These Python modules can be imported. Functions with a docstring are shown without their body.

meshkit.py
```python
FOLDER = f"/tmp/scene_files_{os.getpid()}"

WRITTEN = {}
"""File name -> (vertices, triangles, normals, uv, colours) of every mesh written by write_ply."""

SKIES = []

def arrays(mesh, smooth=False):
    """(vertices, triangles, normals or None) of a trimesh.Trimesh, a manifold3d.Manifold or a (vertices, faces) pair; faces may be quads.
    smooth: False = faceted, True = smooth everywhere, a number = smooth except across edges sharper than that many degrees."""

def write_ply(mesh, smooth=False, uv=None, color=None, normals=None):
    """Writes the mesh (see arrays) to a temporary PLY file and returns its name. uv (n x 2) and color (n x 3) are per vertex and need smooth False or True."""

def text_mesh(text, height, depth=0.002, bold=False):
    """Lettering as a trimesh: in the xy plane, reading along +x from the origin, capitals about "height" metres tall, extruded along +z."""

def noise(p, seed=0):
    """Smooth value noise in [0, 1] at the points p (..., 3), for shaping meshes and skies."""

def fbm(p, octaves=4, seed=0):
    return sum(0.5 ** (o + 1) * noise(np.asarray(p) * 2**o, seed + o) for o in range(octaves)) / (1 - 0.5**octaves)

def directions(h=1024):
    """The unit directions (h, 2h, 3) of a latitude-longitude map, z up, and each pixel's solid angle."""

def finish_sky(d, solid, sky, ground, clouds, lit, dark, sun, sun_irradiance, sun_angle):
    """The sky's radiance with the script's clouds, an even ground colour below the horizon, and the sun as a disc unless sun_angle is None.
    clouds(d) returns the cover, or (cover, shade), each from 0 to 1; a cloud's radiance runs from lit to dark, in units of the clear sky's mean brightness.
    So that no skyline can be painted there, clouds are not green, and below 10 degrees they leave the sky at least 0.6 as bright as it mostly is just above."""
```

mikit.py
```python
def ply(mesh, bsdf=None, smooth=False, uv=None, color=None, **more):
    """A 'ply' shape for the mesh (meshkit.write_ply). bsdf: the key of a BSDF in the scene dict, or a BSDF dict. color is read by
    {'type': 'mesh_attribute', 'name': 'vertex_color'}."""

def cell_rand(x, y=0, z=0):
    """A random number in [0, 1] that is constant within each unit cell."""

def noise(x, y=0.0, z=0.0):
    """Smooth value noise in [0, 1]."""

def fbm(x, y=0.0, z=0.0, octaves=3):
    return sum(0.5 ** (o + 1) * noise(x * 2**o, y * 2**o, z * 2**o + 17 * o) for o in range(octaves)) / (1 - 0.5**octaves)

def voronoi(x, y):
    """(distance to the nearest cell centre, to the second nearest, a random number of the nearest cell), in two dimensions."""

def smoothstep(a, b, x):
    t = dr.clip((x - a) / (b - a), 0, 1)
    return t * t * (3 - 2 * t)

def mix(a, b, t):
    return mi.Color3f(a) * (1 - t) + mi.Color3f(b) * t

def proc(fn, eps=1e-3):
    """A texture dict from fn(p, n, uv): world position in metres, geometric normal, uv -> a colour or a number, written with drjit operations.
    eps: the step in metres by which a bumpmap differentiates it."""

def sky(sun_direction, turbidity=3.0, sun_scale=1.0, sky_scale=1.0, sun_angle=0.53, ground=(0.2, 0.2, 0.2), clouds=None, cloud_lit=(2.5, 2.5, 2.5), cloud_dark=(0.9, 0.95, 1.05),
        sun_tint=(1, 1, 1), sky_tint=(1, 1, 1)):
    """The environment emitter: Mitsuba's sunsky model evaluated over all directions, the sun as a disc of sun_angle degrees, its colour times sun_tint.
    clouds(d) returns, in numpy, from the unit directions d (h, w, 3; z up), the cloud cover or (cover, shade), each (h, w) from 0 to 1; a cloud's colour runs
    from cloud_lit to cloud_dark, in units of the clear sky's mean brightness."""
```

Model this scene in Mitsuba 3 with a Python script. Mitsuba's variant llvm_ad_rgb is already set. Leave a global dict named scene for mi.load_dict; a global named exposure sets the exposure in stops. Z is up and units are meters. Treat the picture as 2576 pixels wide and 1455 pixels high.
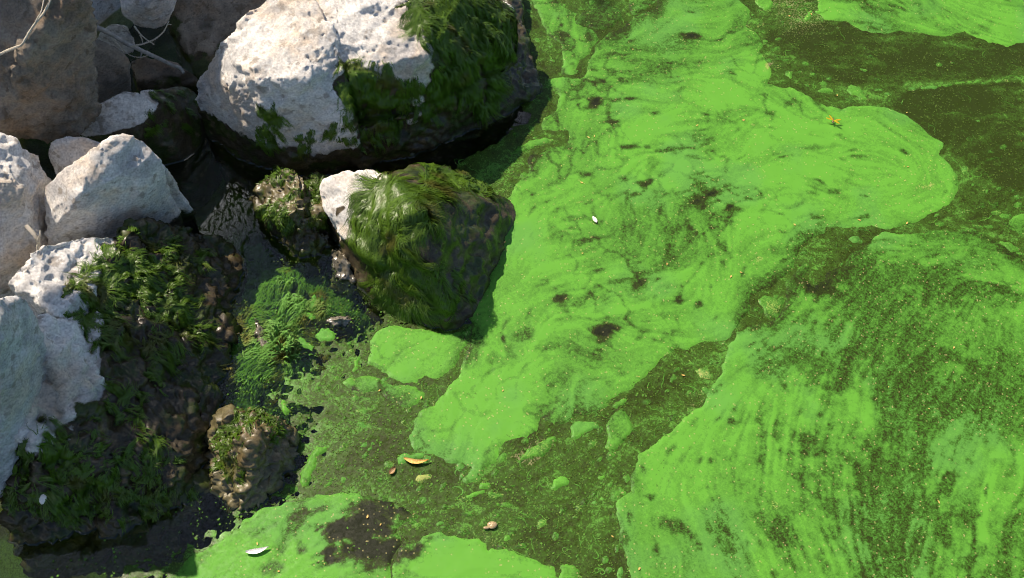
import math
import numpy as np
import trimesh
import manifold3d as m3
import shapely
import shapely.geometry as sg
import drjit as dr
import mitsuba as mi
import mikit
import meshkit
from scipy.spatial import cKDTree, Delaunay
from scipy.ndimage import map_coordinates, gaussian_filter
from scipy.sparse import coo_matrix

T = mi.ScalarTransform4f
scene, labels = {}, {}

# ------------------------------------------------------------------ camera, sky, exposure
FOV = 50.0
PITCH = math.radians(55)
EYE = np.array([0.0, -1.606, 2.294])
FWD = np.array([0, math.cos(PITCH), -math.sin(PITCH)])
UPV = np.array([0, math.sin(PITCH), math.cos(PITCH)])
scene['camera'] = {'type': 'perspective', 'fov': FOV, 'fov_axis': 'x', 'near_clip': 0.05, 'far_clip': 300.0,
                   'to_world': T().look_at(origin=EYE.tolist(), target=(EYE + FWD).tolist(), up=[0, 0, 1])}
SUN = np.array([-0.46, 0.42, 0.78])
SUN /= np.linalg.norm(SUN)


def cloud_cover(d):
    n = meshkit.fbm(d * np.array([2.6, 2.6, 3.4]) + np.array([224.11, 402.17, 113.59]), 4, 3)
    return np.clip((n - 0.61) * 7, 0, 1) * 0.95


scene['sky'] = mikit.sky(SUN.tolist(), turbidity=3.0, sky_scale=.55, clouds=cloud_cover, cloud_lit=(9, 9, 9), cloud_dark=(0.9, 0.95, 1.05), sun_tint=(.97, 1.0, 1.08))
exposure = 2.25

# ------------------------------------------------------------------ small tools
TX = math.tan(math.radians(FOV / 2))
TY = TX * 578 / 1024


def at(x, y, z=0.0):
    """where the sight line of a spot of the 2576 x 1455 photograph meets the height z"""
    d = FWD + np.array([1.0, 0, 0]) * ((x / 2576 - .5) * 2 * TX) - UPV * ((y / 1455 - .5) * 2 * TY)
    return EYE + d * ((z - EYE[2]) / d[2])


def xy(pts):
    return np.array([at(px, py)[:2] for px, py in pts])


def sstep(a, b, x):
    t = np.clip((x - a) / (b - a), 0, 1)
    return t * t * (3 - 2 * t)


def fbm(p, o=4, s=0):
    return meshkit.fbm(p, o, s)


def free(key):
    if key not in scene and not any(k.startswith(key + '__') for k in scene):
        return key
    i = 1
    while f'{key}_{i:03d}' in scene or any(k.startswith(f'{key}_{i:03d}__') for k in scene):
        i += 1
    return f'{key}_{i:03d}'


def put(key, mesh, bsdf, smooth=False, uv=None, label=None, cat=None, group=None, kind=None):
    key = free(key)
    scene[key] = mikit.ply(mesh, bsdf, smooth=smooth, uv=uv)
    tell(key, label, cat, group, kind)
    return key


def tell(key, label=None, cat=None, group=None, kind=None):
    e = {k: v for k, v in (('label', label), ('category', cat), ('group', group), ('kind', kind)) if v}
    if e:
        labels[key] = e


def vnormals(v, f):
    n = np.zeros_like(v)
    c = np.cross(v[f[:, 1]] - v[f[:, 0]], v[f[:, 2]] - v[f[:, 0]])
    for k in range(3):
        np.add.at(n, f[:, k], c)
    return n / np.maximum(np.linalg.norm(n, axis=1, keepdims=True), 1e-12)


def laplace(v, f, n, lam=0.5):
    i = f[:, [0, 1, 1, 2, 2, 0]].ravel()
    j = f[:, [1, 0, 2, 1, 0, 2]].ravel()
    w = coo_matrix((np.ones(len(i)), (i, j)), (len(v), len(v))).tocsr()
    d = np.asarray(w.sum(1)).ravel()
    for _ in range(n):
        v = v + lam * (w @ v / d[:, None] - v)
    return v


# ------------------------------------------------------------------ materials
N, FB, SS, MIX = mikit.noise, mikit.fbm, mikit.smoothstep, mikit.mix


def rock_colour(pale, tan, grey, dark=(0.046, 0.037, 0.021), green=(0.034, 0.048, 0.010)):
    def fn(p, n, uv):
        big = FB(p.x * 7 + 3, p.y * 7, p.z * 7, 3)
        mid = FB(p.x * 34, p.y * 34 + 9, p.z * 34, 3)
        fine = N(p.x * 260, p.y * 260, p.z * 260)
        c = MIX(pale, tan, SS(.42, .66, big * .6 + mid * .4))
        c = MIX(c, grey, SS(.50, .72, FB(p.x * 13 + 40, p.y * 13, p.z * 13, 3)) * .8)
        c = c * (0.66 + 0.56 * fine) * (0.68 + .60 * mid)
        c = MIX(c, mi.Color3f(tan) * .5, SS(.60, .74, FB(p.x * 48 + 60, p.y * 48, p.z * 48, 4)) * .7)
        pit = SS(.84, .9, N(p.x * 90 + 7, p.y * 90, p.z * 90))
        c = MIX(c, mi.Color3f(tan) * .35, pit * .35)
        w = MIX(dark, green, SS(.45, .62, FB(p.x * 26, p.y * 26 + 4, p.z * 26, 3)))
        w = MIX(w, (0.115, 0.09, 0.05), SS(.60, .80, FB(p.x * 45 + 4, p.y * 45, p.z * 45, 2)) * .8) * (.6 + .8 * fine)
        return MIX(c, w, SS(.35, .65, uv.x + (mid - .5) * .55 + (fine - .5) * .2))
    return fn


def rock_rough(p, n, uv):
    return .92 - .62 * SS(.55, 1.1, uv.x + (N(p.x * 60, p.y * 60, p.z * 60) - .5) * .6)


def wet_rough(p, n, uv):
    return .26 + .4 * N(p.x * 150, p.y * 150, p.z * 150)


def solid(key, col, rough, spec=.5):
    scene[key] = {'type': 'twosided', 'bsdf': {'type': 'principled', 'base_color': col if isinstance(col, dict) else {'type': 'rgb', 'value': col},
                                               'roughness': rough, 'specular': spec}}


solid('rock_pale', mikit.proc(rock_colour((.66, .65, .62), (.50, .43, .35), (.42, .42, .42))), mikit.proc(rock_rough), .4)
solid('rock_grey', mikit.proc(rock_colour((.52, .53, .54), (.44, .41, .36), (.38, .39, .40))), mikit.proc(rock_rough), .4)
solid('rock_brown', mikit.proc(rock_colour((.27, .235, .19), (.215, .16, .11), (.155, .14, .12))), mikit.proc(rock_rough), .4)  # brown stone; on the gap boulders its darkness also stands for shade
solid('rock_wet', mikit.proc(rock_colour((.14, .122, .058), (.12, .085, .036), (.075, .068, .03), (.040, .034, .014), (.045, .065, .010))), mikit.proc(wet_rough), .6)

solid('rock_glint', mikit.proc(rock_colour((.17, .16, .13), (.12, .10, .06), (.09, .09, .08), (.05, .045, .03), (.04, .045, .02))), mikit.proc(lambda p, n, uv: .16 + .22 * N(p.x * 120, p.y * 120, p.z * 120)), .8)


def strand_colour(moss, fresh, brown):
    def fn(p, n, uv):
        c = MIX(moss, fresh, uv.y)
        return MIX(c, brown, SS(.56, .80, FB(p.x * 16, p.y * 16, p.z * 16, 2)) * .8)
    return fn


solid('hair_algae', mikit.proc(strand_colour((.048, .098, .009), (.085, .165, .011), (.085, .080, .016))), .38, .4)
solid('sunken_weed', mikit.proc(strand_colour((.10, .22, .04), (.16, .38, .07), (.20, .13, .035))), .6, .2)


def scum_colour(p, n, uv):
    g1 = N(p.x * 420, p.y * 420)
    g2 = N(p.x * 190 + 31, p.y * 190)
    thin = 1 - SS(.3, .8, uv.x)
    s = uv.x + (g1 - .5) * (.22 + .22 * thin) + (g2 - .5) * (.18 + .12 * thin)
    c = MIX((.008, .012, .003), (.021, .036, .003), SS(-.5, .06, s))
    c = MIX(c, (.032, .090, .008), SS(.04, .32, s))
    c = MIX(c, (.055, .170, .018), SS(.28, .52, s))
    c = MIX(c, (.080, .245, .026), SS(.50, .72, s))
    c = MIX(c, (.104, .320, .032), SS(.70, .98, s))
    c = MIX(c, (.092, .26, .068), SS(.50, .72, FB(p.x * 6.3 + 11, p.y * 6.3, 0, 5)) * .30 * SS(.40, .62, s))  # milky blue-green patches: sky and cloud reflection put into the colour
    c = MIX(c, (.28, .33, .09), SS(.72, .95, uv.y + (g1 - .5) * .3))
    return MIX(c, (.40, .36, .15), SS(.985, .995, mikit.cell_rand(p.x * 330, p.y * 330)) * .6)


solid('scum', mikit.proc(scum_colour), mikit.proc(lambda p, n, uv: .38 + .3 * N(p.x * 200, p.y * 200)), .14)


def film_colour(p, n, uv):
    g1 = N(p.x * 400, p.y * 400 + 50)
    g2 = FB(p.x * 150 + 3, p.y * 150, 0, 2)
    s = uv.x + (g1 - .5) * .56 + (g2 - .5) * .46
    c = MIX((.024, .038, .004), (.038, .082, .009), SS(-.1, .42, s))
    c = MIX(c, (.074, .20, .027), SS(.42, .75, s))
    c = MIX(c, (.110, .30, .038), SS(.75, 1.1, s))
    return MIX(c, (.22, .21, .10), SS(.76, .9, uv.y + (g1 - .5) * .5) * .7)


solid('film', mikit.proc(film_colour), mikit.proc(lambda p, n, uv: .20 + .3 * N(p.x * 200, p.y * 200)), .16)


def bed_colour(p, n, uv):
    g = N(p.x * 380, p.y * 380)
    b = FB(p.x * 9, p.y * 9 + 2, 0, 3)
    c = MIX((.026, .028, .008), (.042, .075, .018), SS(.36, .62, b))
    return c * (.55 + .9 * g)


solid('mud', mikit.proc(bed_colour), .9, .2)
scene['water_surface'] = {'type': 'thindielectric', 'int_ior': 1.33, 'ext_ior': 1.0, 'specular_transmittance': {'type': 'rgb', 'value': (.66, .74, .52)}}
solid('meniscus', {'type': 'rgb', 'value': (.02, .024, .012)}, .13, .6)
solid('fleck', mikit.proc(lambda p, n, uv: MIX((.05, .09, .012), (.12, .20, .04), N(p.x * 90, p.y * 90))), .8, .1)
solid('clot', mikit.proc(lambda p, n, uv: MIX((.05, .11, .018), (.11, .27, .04), N(p.x * 130, p.y * 130))), .8, .1)
solid('fleck_yellow', {'type': 'rgb', 'value': (.62, .42, .12)}, .5, .4)
solid('leaf_white', {'type': 'rgb', 'value': (.80, .78, .72)}, .45, .4)
solid('leaf_yellow', mikit.proc(lambda p, n, uv: MIX((.72, .52, .20), (.60, .36, .08), N(p.x * 300, p.y * 300))), .35, .5)
solid('leaf_brown', mikit.proc(lambda p, n, uv: MIX((.34, .22, .10), (.20, .12, .05), N(p.x * 300, p.y * 300))), .5, .4)
solid('shell', mikit.proc(lambda p, n, uv: MIX((.46, .36, .20), (.30, .21, .11), N(p.x * 250, p.y * 250))), .2, .5)
solid('twig_pale', mikit.proc(lambda p, n, uv: MIX((.52, .48, .40), (.36, .32, .25), N(p.x * 160, p.y * 160, p.z * 160))), .8, .3)
solid('twig_grey', mikit.proc(lambda p, n, uv: MIX((.36, .35, .33), (.20, .19, .17), N(p.x * 130, p.y * 130, p.z * 130))), .85, .3)
solid('insect_body', mikit.proc(lambda p, n, uv: MIX((.10, .05, .02), (.22, .13, .04), N(p.x * 700, p.y * 700))), .4, .5)
solid('insect_eye', {'type': 'rgb', 'value': (.16, .13, .10)}, .2, .6)
scene['insect_wing'] = {'type': 'principledthin', 'base_color': {'type': 'rgb', 'value': (.70, .44, .03)}, 'roughness': .3, 'diff_trans': 0.9, 'spec_trans': 0.0}
scene['willow_leaf'] = {'type': 'principledthin', 'base_color': {'type': 'rgb', 'value': (.06, .11, .02)}, 'roughness': .5, 'diff_trans': 0.7, 'spec_trans': 0.0}
solid('bark', mikit.proc(lambda p, n, uv: MIX((.12, .09, .07), (.05, .04, .03), FB(p.x * 30, p.y * 30, p.z * 6))), .9, .2)

# ------------------------------------------------------------------ the flow that drew the scum out: streak fields on a plan grid
GX0, GX1, GY0, GY1, GS = -1.75, 2.05, -1.05, 1.55, 0.004
STROKES = [(1400, 60, 50), (1450, 120, 70), (1400, 300, 80), (1550, 130, -55), (1650, 60, -50), (1750, 60, 10), (1830, 130, -15), (1600, 220, -20),
           (1500, 250, -20), (1700, 300, -20), (1850, 220, -10), (1950, 260, 20), (2100, 330, 20), (2250, 340, 30), (2350, 400, 55), (2400, 460, 95),
           (2330, 530, 150), (2200, 550, 175), (2050, 520, -10), (2100, 430, 10), (1950, 400, -5), (1800, 420, -25), (1650, 400, -25), (1500, 380, -30),
           (1400, 450, -40), (1350, 560, -60), (1450, 600, -45), (1600, 560, -60), (1700, 560, -75), (1800, 520, -60), (1900, 550, -30), (1900, 650, -40),
           (1750, 680, -45), (1600, 700, -35), (1450, 720, -30), (1300, 750, -40), (1350, 850, -25), (1500, 830, -25), (1650, 800, -35), (1800, 780, -55),
           (1700, 900, -40), (1500, 950, -35), (1350, 950, -30), (1200, 1000, -50), (1100, 1080, -40), (1250, 1060, -45), (1200, 1170, -50),
           (2150, 620, -40), (2250, 600, -5), (2400, 610, 5), (2520, 680, 25), (2300, 700, -30), (2100, 760, -50), (2000, 800, -40), (1950, 900, -60),
           (2050, 900, -65), (2200, 850, -60), (2350, 850, -65), (2500, 800, -60), (1850, 1000, -60), (2000, 1050, -65), (2200, 1000, -65),
           (2400, 1000, -70), (1700, 1130, -60), (1850, 1200, -75), (2000, 1200, -75), (2150, 1150, -65), (2300, 1200, -65), (2500, 1150, -55),
           (1620, 1250, 90), (1750, 1300, 75), (1900, 1330, 70), (2050, 1350, 65), (2130, 1290, 90), (2180, 1400, 70), (2350, 1350, -75), (2500, 1350, -60),
           (1650, 1400, 80), (1800, 1430, 70), (700, 1300, -25), (850, 1270, -10), (600, 1400, -35), (750, 1370, -25), (950, 1290, 10), (500, 1440, -40),
           (1100, 1400, -20), (1250, 1430, 10), (1350, 1440, 30), (1700, 960, -45), (1500, 1150, -35), (1400, 1250, -15), (1200, 1280, -10),
           (1450, 1350, -60), (900, 1200, -30), (850, 1100, -30), (800, 1000, -50), (950, 1150, -20), (1000, 850, -10), (1100, 880, -40), (1000, 920, -20),
           (950, 970, 10), (1040, 1010, -30), (2200, 40, 10), (2400, 60, 10), (2200, 150, 5), (2400, 350, -15), (1330, 60, 80), (1350, 180, 75)]
gx, gy = np.meshgrid(np.arange(GX0, GX1, GS), np.arange(GY0, GY1, GS))
GH, GW = gx.shape


def streak_field():
    pts, ang = [], []
    for x, y, a in STROKES:
        p, q = at(x, y)[:2], at(x + 20 * math.cos(math.radians(a)), y + 20 * math.sin(math.radians(a)))[:2]
        pts.append(p)
        ang.append(math.atan2(q[1] - p[1], q[0] - p[0]))
    pts, ang = np.array(pts), np.array(ang)
    k = 8
    cx, cy = gx[::k, ::k], gy[::k, ::k]
    d2 = (cx[..., None] - pts[:, 0]) ** 2 + (cy[..., None] - pts[:, 1]) ** 2
    w = 1 / (d2 + .002) ** 1.7
    c, s = (w * np.cos(2 * ang)).sum(-1), (w * np.sin(2 * ang)).sum(-1)
    n = np.stack([cx, cy, cx * 0], -1)
    th = np.arctan2(s, c) / 2
    calm = .45 + .55 * (1 - sstep(.35, .75, cx - .75 * cy))          # the right hand mat turns more smoothly
    th = th + calm * (2.6 * (fbm(n * 6, 3, 5) - .5) + 2.2 * (fbm(n * 17, 2, 6) - .5))
    up = lambda a: map_coordinates(a, [np.arange(GH)[:, None] / k * np.ones(GW), np.ones(GH)[:, None] * np.arange(GW) / k], order=1, mode='nearest')
    c2, s2 = up(np.cos(2 * th)), up(np.sin(2 * th))
    th = np.arctan2(s2, c2) / 2
    return np.cos(th), np.sin(th)


UX, UY = streak_field()


def lic(noise, steps, h=1.0):
    total = noise.copy()
    for sign in (1, -1):
        r, c = np.mgrid[0:GH, 0:GW].astype(float)
        px, py = sign * UX, sign * UY
        for _ in range(steps):
            c += px * h
            r += py * h
            ri, ci = np.clip(np.rint(r).astype(int), 0, GH - 1), np.clip(np.rint(c).astype(int), 0, GW - 1)
            nx, ny = UX[ri, ci], UY[ri, ci]
            flip = np.where(nx * px + ny * py < 0, -1, 1)
            px, py = nx * flip, ny * flip
            total += map_coordinates(noise, [r, c], order=1, mode='reflect')
    return (total - total.mean()) / total.std()


RNG = np.random.default_rng(11)
W1, W2, W3 = (RNG.standard_normal((GH, GW)) for _ in range(3))
L_FINE = lic(W1, 9)
L_LONG = lic(gaussian_filter(W1, .7), 34)
L_MID = lic(gaussian_filter(W2, 2.0), 16)
L_BIG = lic(gaussian_filter(W3, 5.5), 22, 1.4)
W_CLOUD = gaussian_filter(RNG.standard_normal((GH, GW)), 22)
W_CLOUD /= W_CLOUD.std()
STREAK = .40 * L_FINE + .62 * L_MID + .55 * L_BIG + .35 * W_CLOUD
STREAK /= STREAK.std()
G3 = np.stack([gx, gy, gx * 0], -1)
FZ = fbm(G3 * 60, 3, 21) - .5
FZ2 = fbm(G3 * 25, 3, 22) - .5


def blob(x, y, rx, ry, deg=0.0, hard=.35, ragged=.6):
    """0..1 patch round a spot of the photograph; radii in its pixels"""
    p = at(x, y)[:2]
    a = math.radians(deg)
    q = at(x + 30 * math.cos(a), y + 30 * math.sin(a))[:2] - p
    sc = np.linalg.norm(q) / 30
    ux, uy = q / np.linalg.norm(q)
    dx, dy = gx - p[0], gy - p[1]
    e = np.sqrt(((dx * ux + dy * uy) / (rx * sc)) ** 2 + ((-dx * uy + dy * ux) / (ry * sc)) ** 2)
    return 1 - sstep(1 - hard, 1 + hard, e + ragged * (FZ + FZ2) + .22 * STREAK)


CALM = sstep(.35, .75, gx - .75 * gy)
RIDGES = 1 - np.abs(2 * fbm(np.stack([gx * 16 + 1.6 * fbm(G3 * 9, 3, 61), gy * 16 + 1.6 * fbm(G3 * 9, 3, 62), gx * 0], -1), 3, 63) - 1)
SOLID = np.maximum.reduce([blob(x, y, r, r, 0, .4, .3) for x, y, r in [(1180, 1060, 170), (1020, 880, 130), (1580, 960, 90), (2320, 480, 130), (1700, 1130, 110), (2200, 600, 110), (1110, 1400, 120)]])
COVER = .80 + .07 * SOLID + (1 - CALM) * (.115 * STREAK + .03 * L_FINE) + CALM * (.035 * L_FINE + .080 * L_LONG * (.15 + .85 * sstep(.36, .66, fbm(G3 * 7, 3, 68))) + .02 * STREAK + .03 * L_BIG) + .085 * W_CLOUD
COVER -= .38 * sstep(.86, .98, RIDGES) * sstep(.35, .6, fbm(G3 * 5, 2, 64)) * (1 - .6 * CALM)
TINT = .35 + .5 * (fbm(G3 * 6, 3, 31) - .5)
THIN = [(2400, 900, 300, 300, -60, .22), (2430, 1230, 250, 330, -60, .32), (2230, 1130, 130, 250, -60, .08), (2150, 1330, 90, 200, 80, .20), (2330, 700, 170, 60, 10, .28), (2060, 1150, 40, 220, -70, .14),
        (1960, 1290, 45, 160, 70, .14), (2420, 1420, 220, 90, 0, .20),
        (1650, 700, 110, 45, -35, .30), (1480, 760, 70, 22, -30, .25), (1560, 820, 60, 30, -25, .25), (1440, 930, 50, 40, -30, .28), (1530, 640, 70, 30, -40, .18),
        (1790, 480, 90, 35, -30, .22), (1850, 150, 60, 40, -20, .22), (1750, 370, 100, 30, -25, .2), (1600, 300, 90, 30, -20, .14), (1950, 480, 120, 30, -10, .22), (2080, 470, 70, 25, 0, .22),
        (1150, 1150, 60, 40, -50, .30), (1000, 905, 70, 25, -20, .16), (1090, 900, 60, 15, -40, .25), (960, 1000, 60, 40, 10, .35), (1420, 120, 40, 60, 60, .2), (2250, 50, 200, 45, 8, .3), (2450, 30, 150, 40, 5, .3),
        (2060, 720, 40, 18, -30, .3), (1830, 300, 70, 20, -20, .2), (1730, 100, 40, 40, 0, .15)]
for x, y, rx, ry, a, d in THIN:
    COVER -= d * blob(x, y, rx, ry, a, .9, 1.2)
for x, y, rx, ry, a, d in [(620, 1400, 260, 110, -25, .16), (1180, 1430, 260, 60, 0, .14), (1040, 890, 130, 70, -20, .1), (1200, 1060, 150, 70, -45, .1), (1650, 1250, 70, 200, 80, .10)]:
    COVER += d * blob(x, y, rx, ry, a, .9, .6)
HOLES = [(925, 1310, 75, 38, -25, 1.7), (860, 1350, 60, 30, -25, 1.5), (940, 1390, 75, 28, -10, 1.4), (1900, 150, 1, 1, 0, .1),
         (1735, 92, 18, 9, -20, .9), (1500, 262, 22, 7, -30, .8), (1585, 250, 18, 6, -5, .9), (1582, 370, 18, 6, -5, .9), (1620, 462, 22, 10, -5, .95), (1598, 490, 10, 7, 0, .9),
         (1545, 255, 12, 6, -10, .6), (1545, 308, 18, 5, -8, .8), (1470, 440, 14, 8, 0, .7), (1490, 255, 14, 8, 60, .6),
         (1525, 828, 30, 12, -15, .95), (1520, 845, 28, 14, -20, .6), (1712, 745, 8, 20, 10, .9), (1755, 765, 9, 14, 20, .8), (1416, 747, 18, 9, -20, .85), (1840, 525, 16, 11, -20, .7),
         (1420, 715, 40, 8, -20, .5), (1610, 715, 30, 9, -25, .6), (1330, 838, 26, 11, -10, .5), (1485, 745, 35, 10, -40, .5), (1770, 505, 25, 9, -30, .5),
         (1505, 210, 14, 5, -20, .5), (1830, 560, 12, 18, 20, .5), (1490, 170, 12, 10, 0, .45), (1840, 180, 18, 10, -10, .5),
         (2115, 745, 34, 14, 20, .95), (2140, 750, 24, 12, -20, .7), (2335, 715, 14, 18, 20, .95), (2500, 720, 34, 16, 10, .9), (2055, 760, 8, 8, 0, .7), (2210, 795, 14, 14, 0, .6), (1925, 865, 20, 14, 0, .7),
         (1945, 870, 14, 14, 0, .5), (2420, 910, 16, 40, -65, .8), (2375, 895, 14, 18, 0, .6), (2430, 1015, 40, 14, 25, .85), (2240, 1110, 14, 18, 20, .85), (2380, 1210, 18, 34, 30, .9), (2130, 955, 9, 40, 20, .6),
         (2290, 960, 14, 40, 10, .55), (2310, 1000, 12, 35, 15, .8), (2345, 1290, 16, 50, 10, .6), (2370, 1360, 16, 40, -10, .6), (2250, 1250, 18, 16, 0, .5), (2020, 1120, 10, 30, 10, .5),
         (2090, 620, 1, 1, 0, .1), (1960, 800, 24, 20, 0, .6), (1635, 1252, 9, 7, 0, .95), (1805, 990, 10, 10, 0, .3), (1618, 1185, 7, 9, 0, .6), (1680, 1140, 10, 6, -50, .7), (1695, 1125, 10, 5, -50, .6),
         (1570, 1350, 14, 16, 0, .4), (1700, 1330, 14, 40, -70, .4), (1580, 1010, 1, 1, 0, .1),
         (2120, 350, 30, 8, 15, .4), (2180, 400, 30, 8, 10, .4), (2050, 320, 25, 8, 10, .45), (2100, 480, 30, 8, 0, .5), (2000, 520, 30, 8, -20, .5), (2020, 545, 24, 7, -10, .6), (2055, 548, 14, 6, 0, .6), (2155, 550, 20, 6, -10, .7), (1960, 540, 12, 7, 0, .6),
         (800, 1285, 30, 9, -15, .6), (760, 1390, 14, 9, 0, .7), (690, 1430, 30, 14, 0, .6), (1040, 1400, 30, 10, 20, .35), (1010, 1300, 1, 1, 0, .1),
         (1255, 1320, 1, 1, 0, .1), (700, 1320, 40, 8, -25, .3), (640, 1345, 30, 8, -25, .3), (1280, 1395, 60, 16, 20, .2),
         (868, 985, 22, 12, 10, .9)]
for x, y, rx, ry, a, d in HOLES:
    if rx > 2:
        COVER -= d * .9 * blob(x, y, rx, ry, a, .8, 1.4)
hr = np.random.default_rng(5)
for _ in range(190):                         # small gaps torn in the scum, drawn out along the flow
    x, y = hr.uniform(1250, 2560), hr.uniform(0, 1450)
    p = at(x, y)[:2]
    i, j = int((p[1] - GY0) / GS), int((p[0] - GX0) / GS)
    q = p + .02 * np.array([UX[i, j], UY[i, j]])
    l, w = hr.uniform(.008, .024), hr.uniform(.004, .008)
    r0, r1, c0, c1 = i - 14, i + 14, j - 14, j + 14
    if r0 < 0 or c0 < 0 or r1 > GH or c1 > GW:
        continue
    dx, dy = gx[r0:r1, c0:c1] - p[0], gy[r0:r1, c0:c1] - p[1]
    e = np.sqrt(((dx * UX[i, j] + dy * UY[i, j]) / l) ** 2 + ((-dx * UY[i, j] + dy * UX[i, j]) / w) ** 2)
    COVER[r0:r1, c0:c1] -= hr.uniform(.25, .6) * (1 - sstep(.4, 1.3, e + 1.4 * FZ[r0:r1, c0:c1]))
for x, y, rx, ry, a, d in [(1930, 170, 12, 26, 15, .6), (2330, 375, 30, 10, 15, .5), (2300, 400, 30, 8, 15, .35), (2325, 470, 20, 10, 0, .35), (1460, 510, 14, 8, 0, .5), (1950, 1270, 18, 20, 0, .35), (1560, 200, 20, 14, 0, .15),
                           (2085, 295, 30, 10, 15, .3), (1910, 655, 18, 8, -40, .5), (1540, 1080, 40, 40, 0, .4), (1350, 1135, 50, 20, -25, .6), (1940, 770, 24, 18, 20, .5), (1060, 1200, 20, 10, 0, .5)]:
    TINT += d * blob(x, y, rx, ry, a, .8, 1.1)


COVER = np.where(CALM > .5, np.maximum(COVER, .30 + .05 * L_LONG + .04 * L_FINE), COVER)


def sample(field, p):
    return map_coordinates(field, [(p[:, 1] - GY0) / GS, (p[:, 0] - GX0) / GS], order=1, mode='nearest')


# ------------------------------------------------------------------ the setting: bed, water
BED_HOLLOWS = []


def bed_height(x, y):
    n = fbm(np.stack([x * 4, y * 4, x * 0], -1), 4, 41)
    sh = np.exp(-(((x + .62) / .42) ** 2 + ((y + .15) / .42) ** 2))      # shoal between the boulders
    left = sstep(-1.5, -3.2, x + .25 * y * (y > 0))
    gap = sstep(.15, -.35, x) * sstep(-1.4, -.9, y) * (1 - sh ** .5)
    return -.085 + .03 * (n - .5) + .068 * sh - .45 * gap + left * 1.2 * (.75 + .5 * n)


def plan_sheet(xs, ys, zf):
    X, Y = np.meshgrid(xs, ys)
    v = np.stack([X.ravel(), Y.ravel(), zf(X.ravel(), Y.ravel())], 1)
    i, j = np.meshgrid(np.arange(len(ys) - 1), np.arange(len(xs) - 1), indexing='ij')
    a = (i * len(xs) + j).ravel()
    return v, np.vstack([np.stack([a, a + 1, a + 1 + len(xs)], 1), np.stack([a, a + 1 + len(xs), a + len(xs)], 1)])


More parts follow.
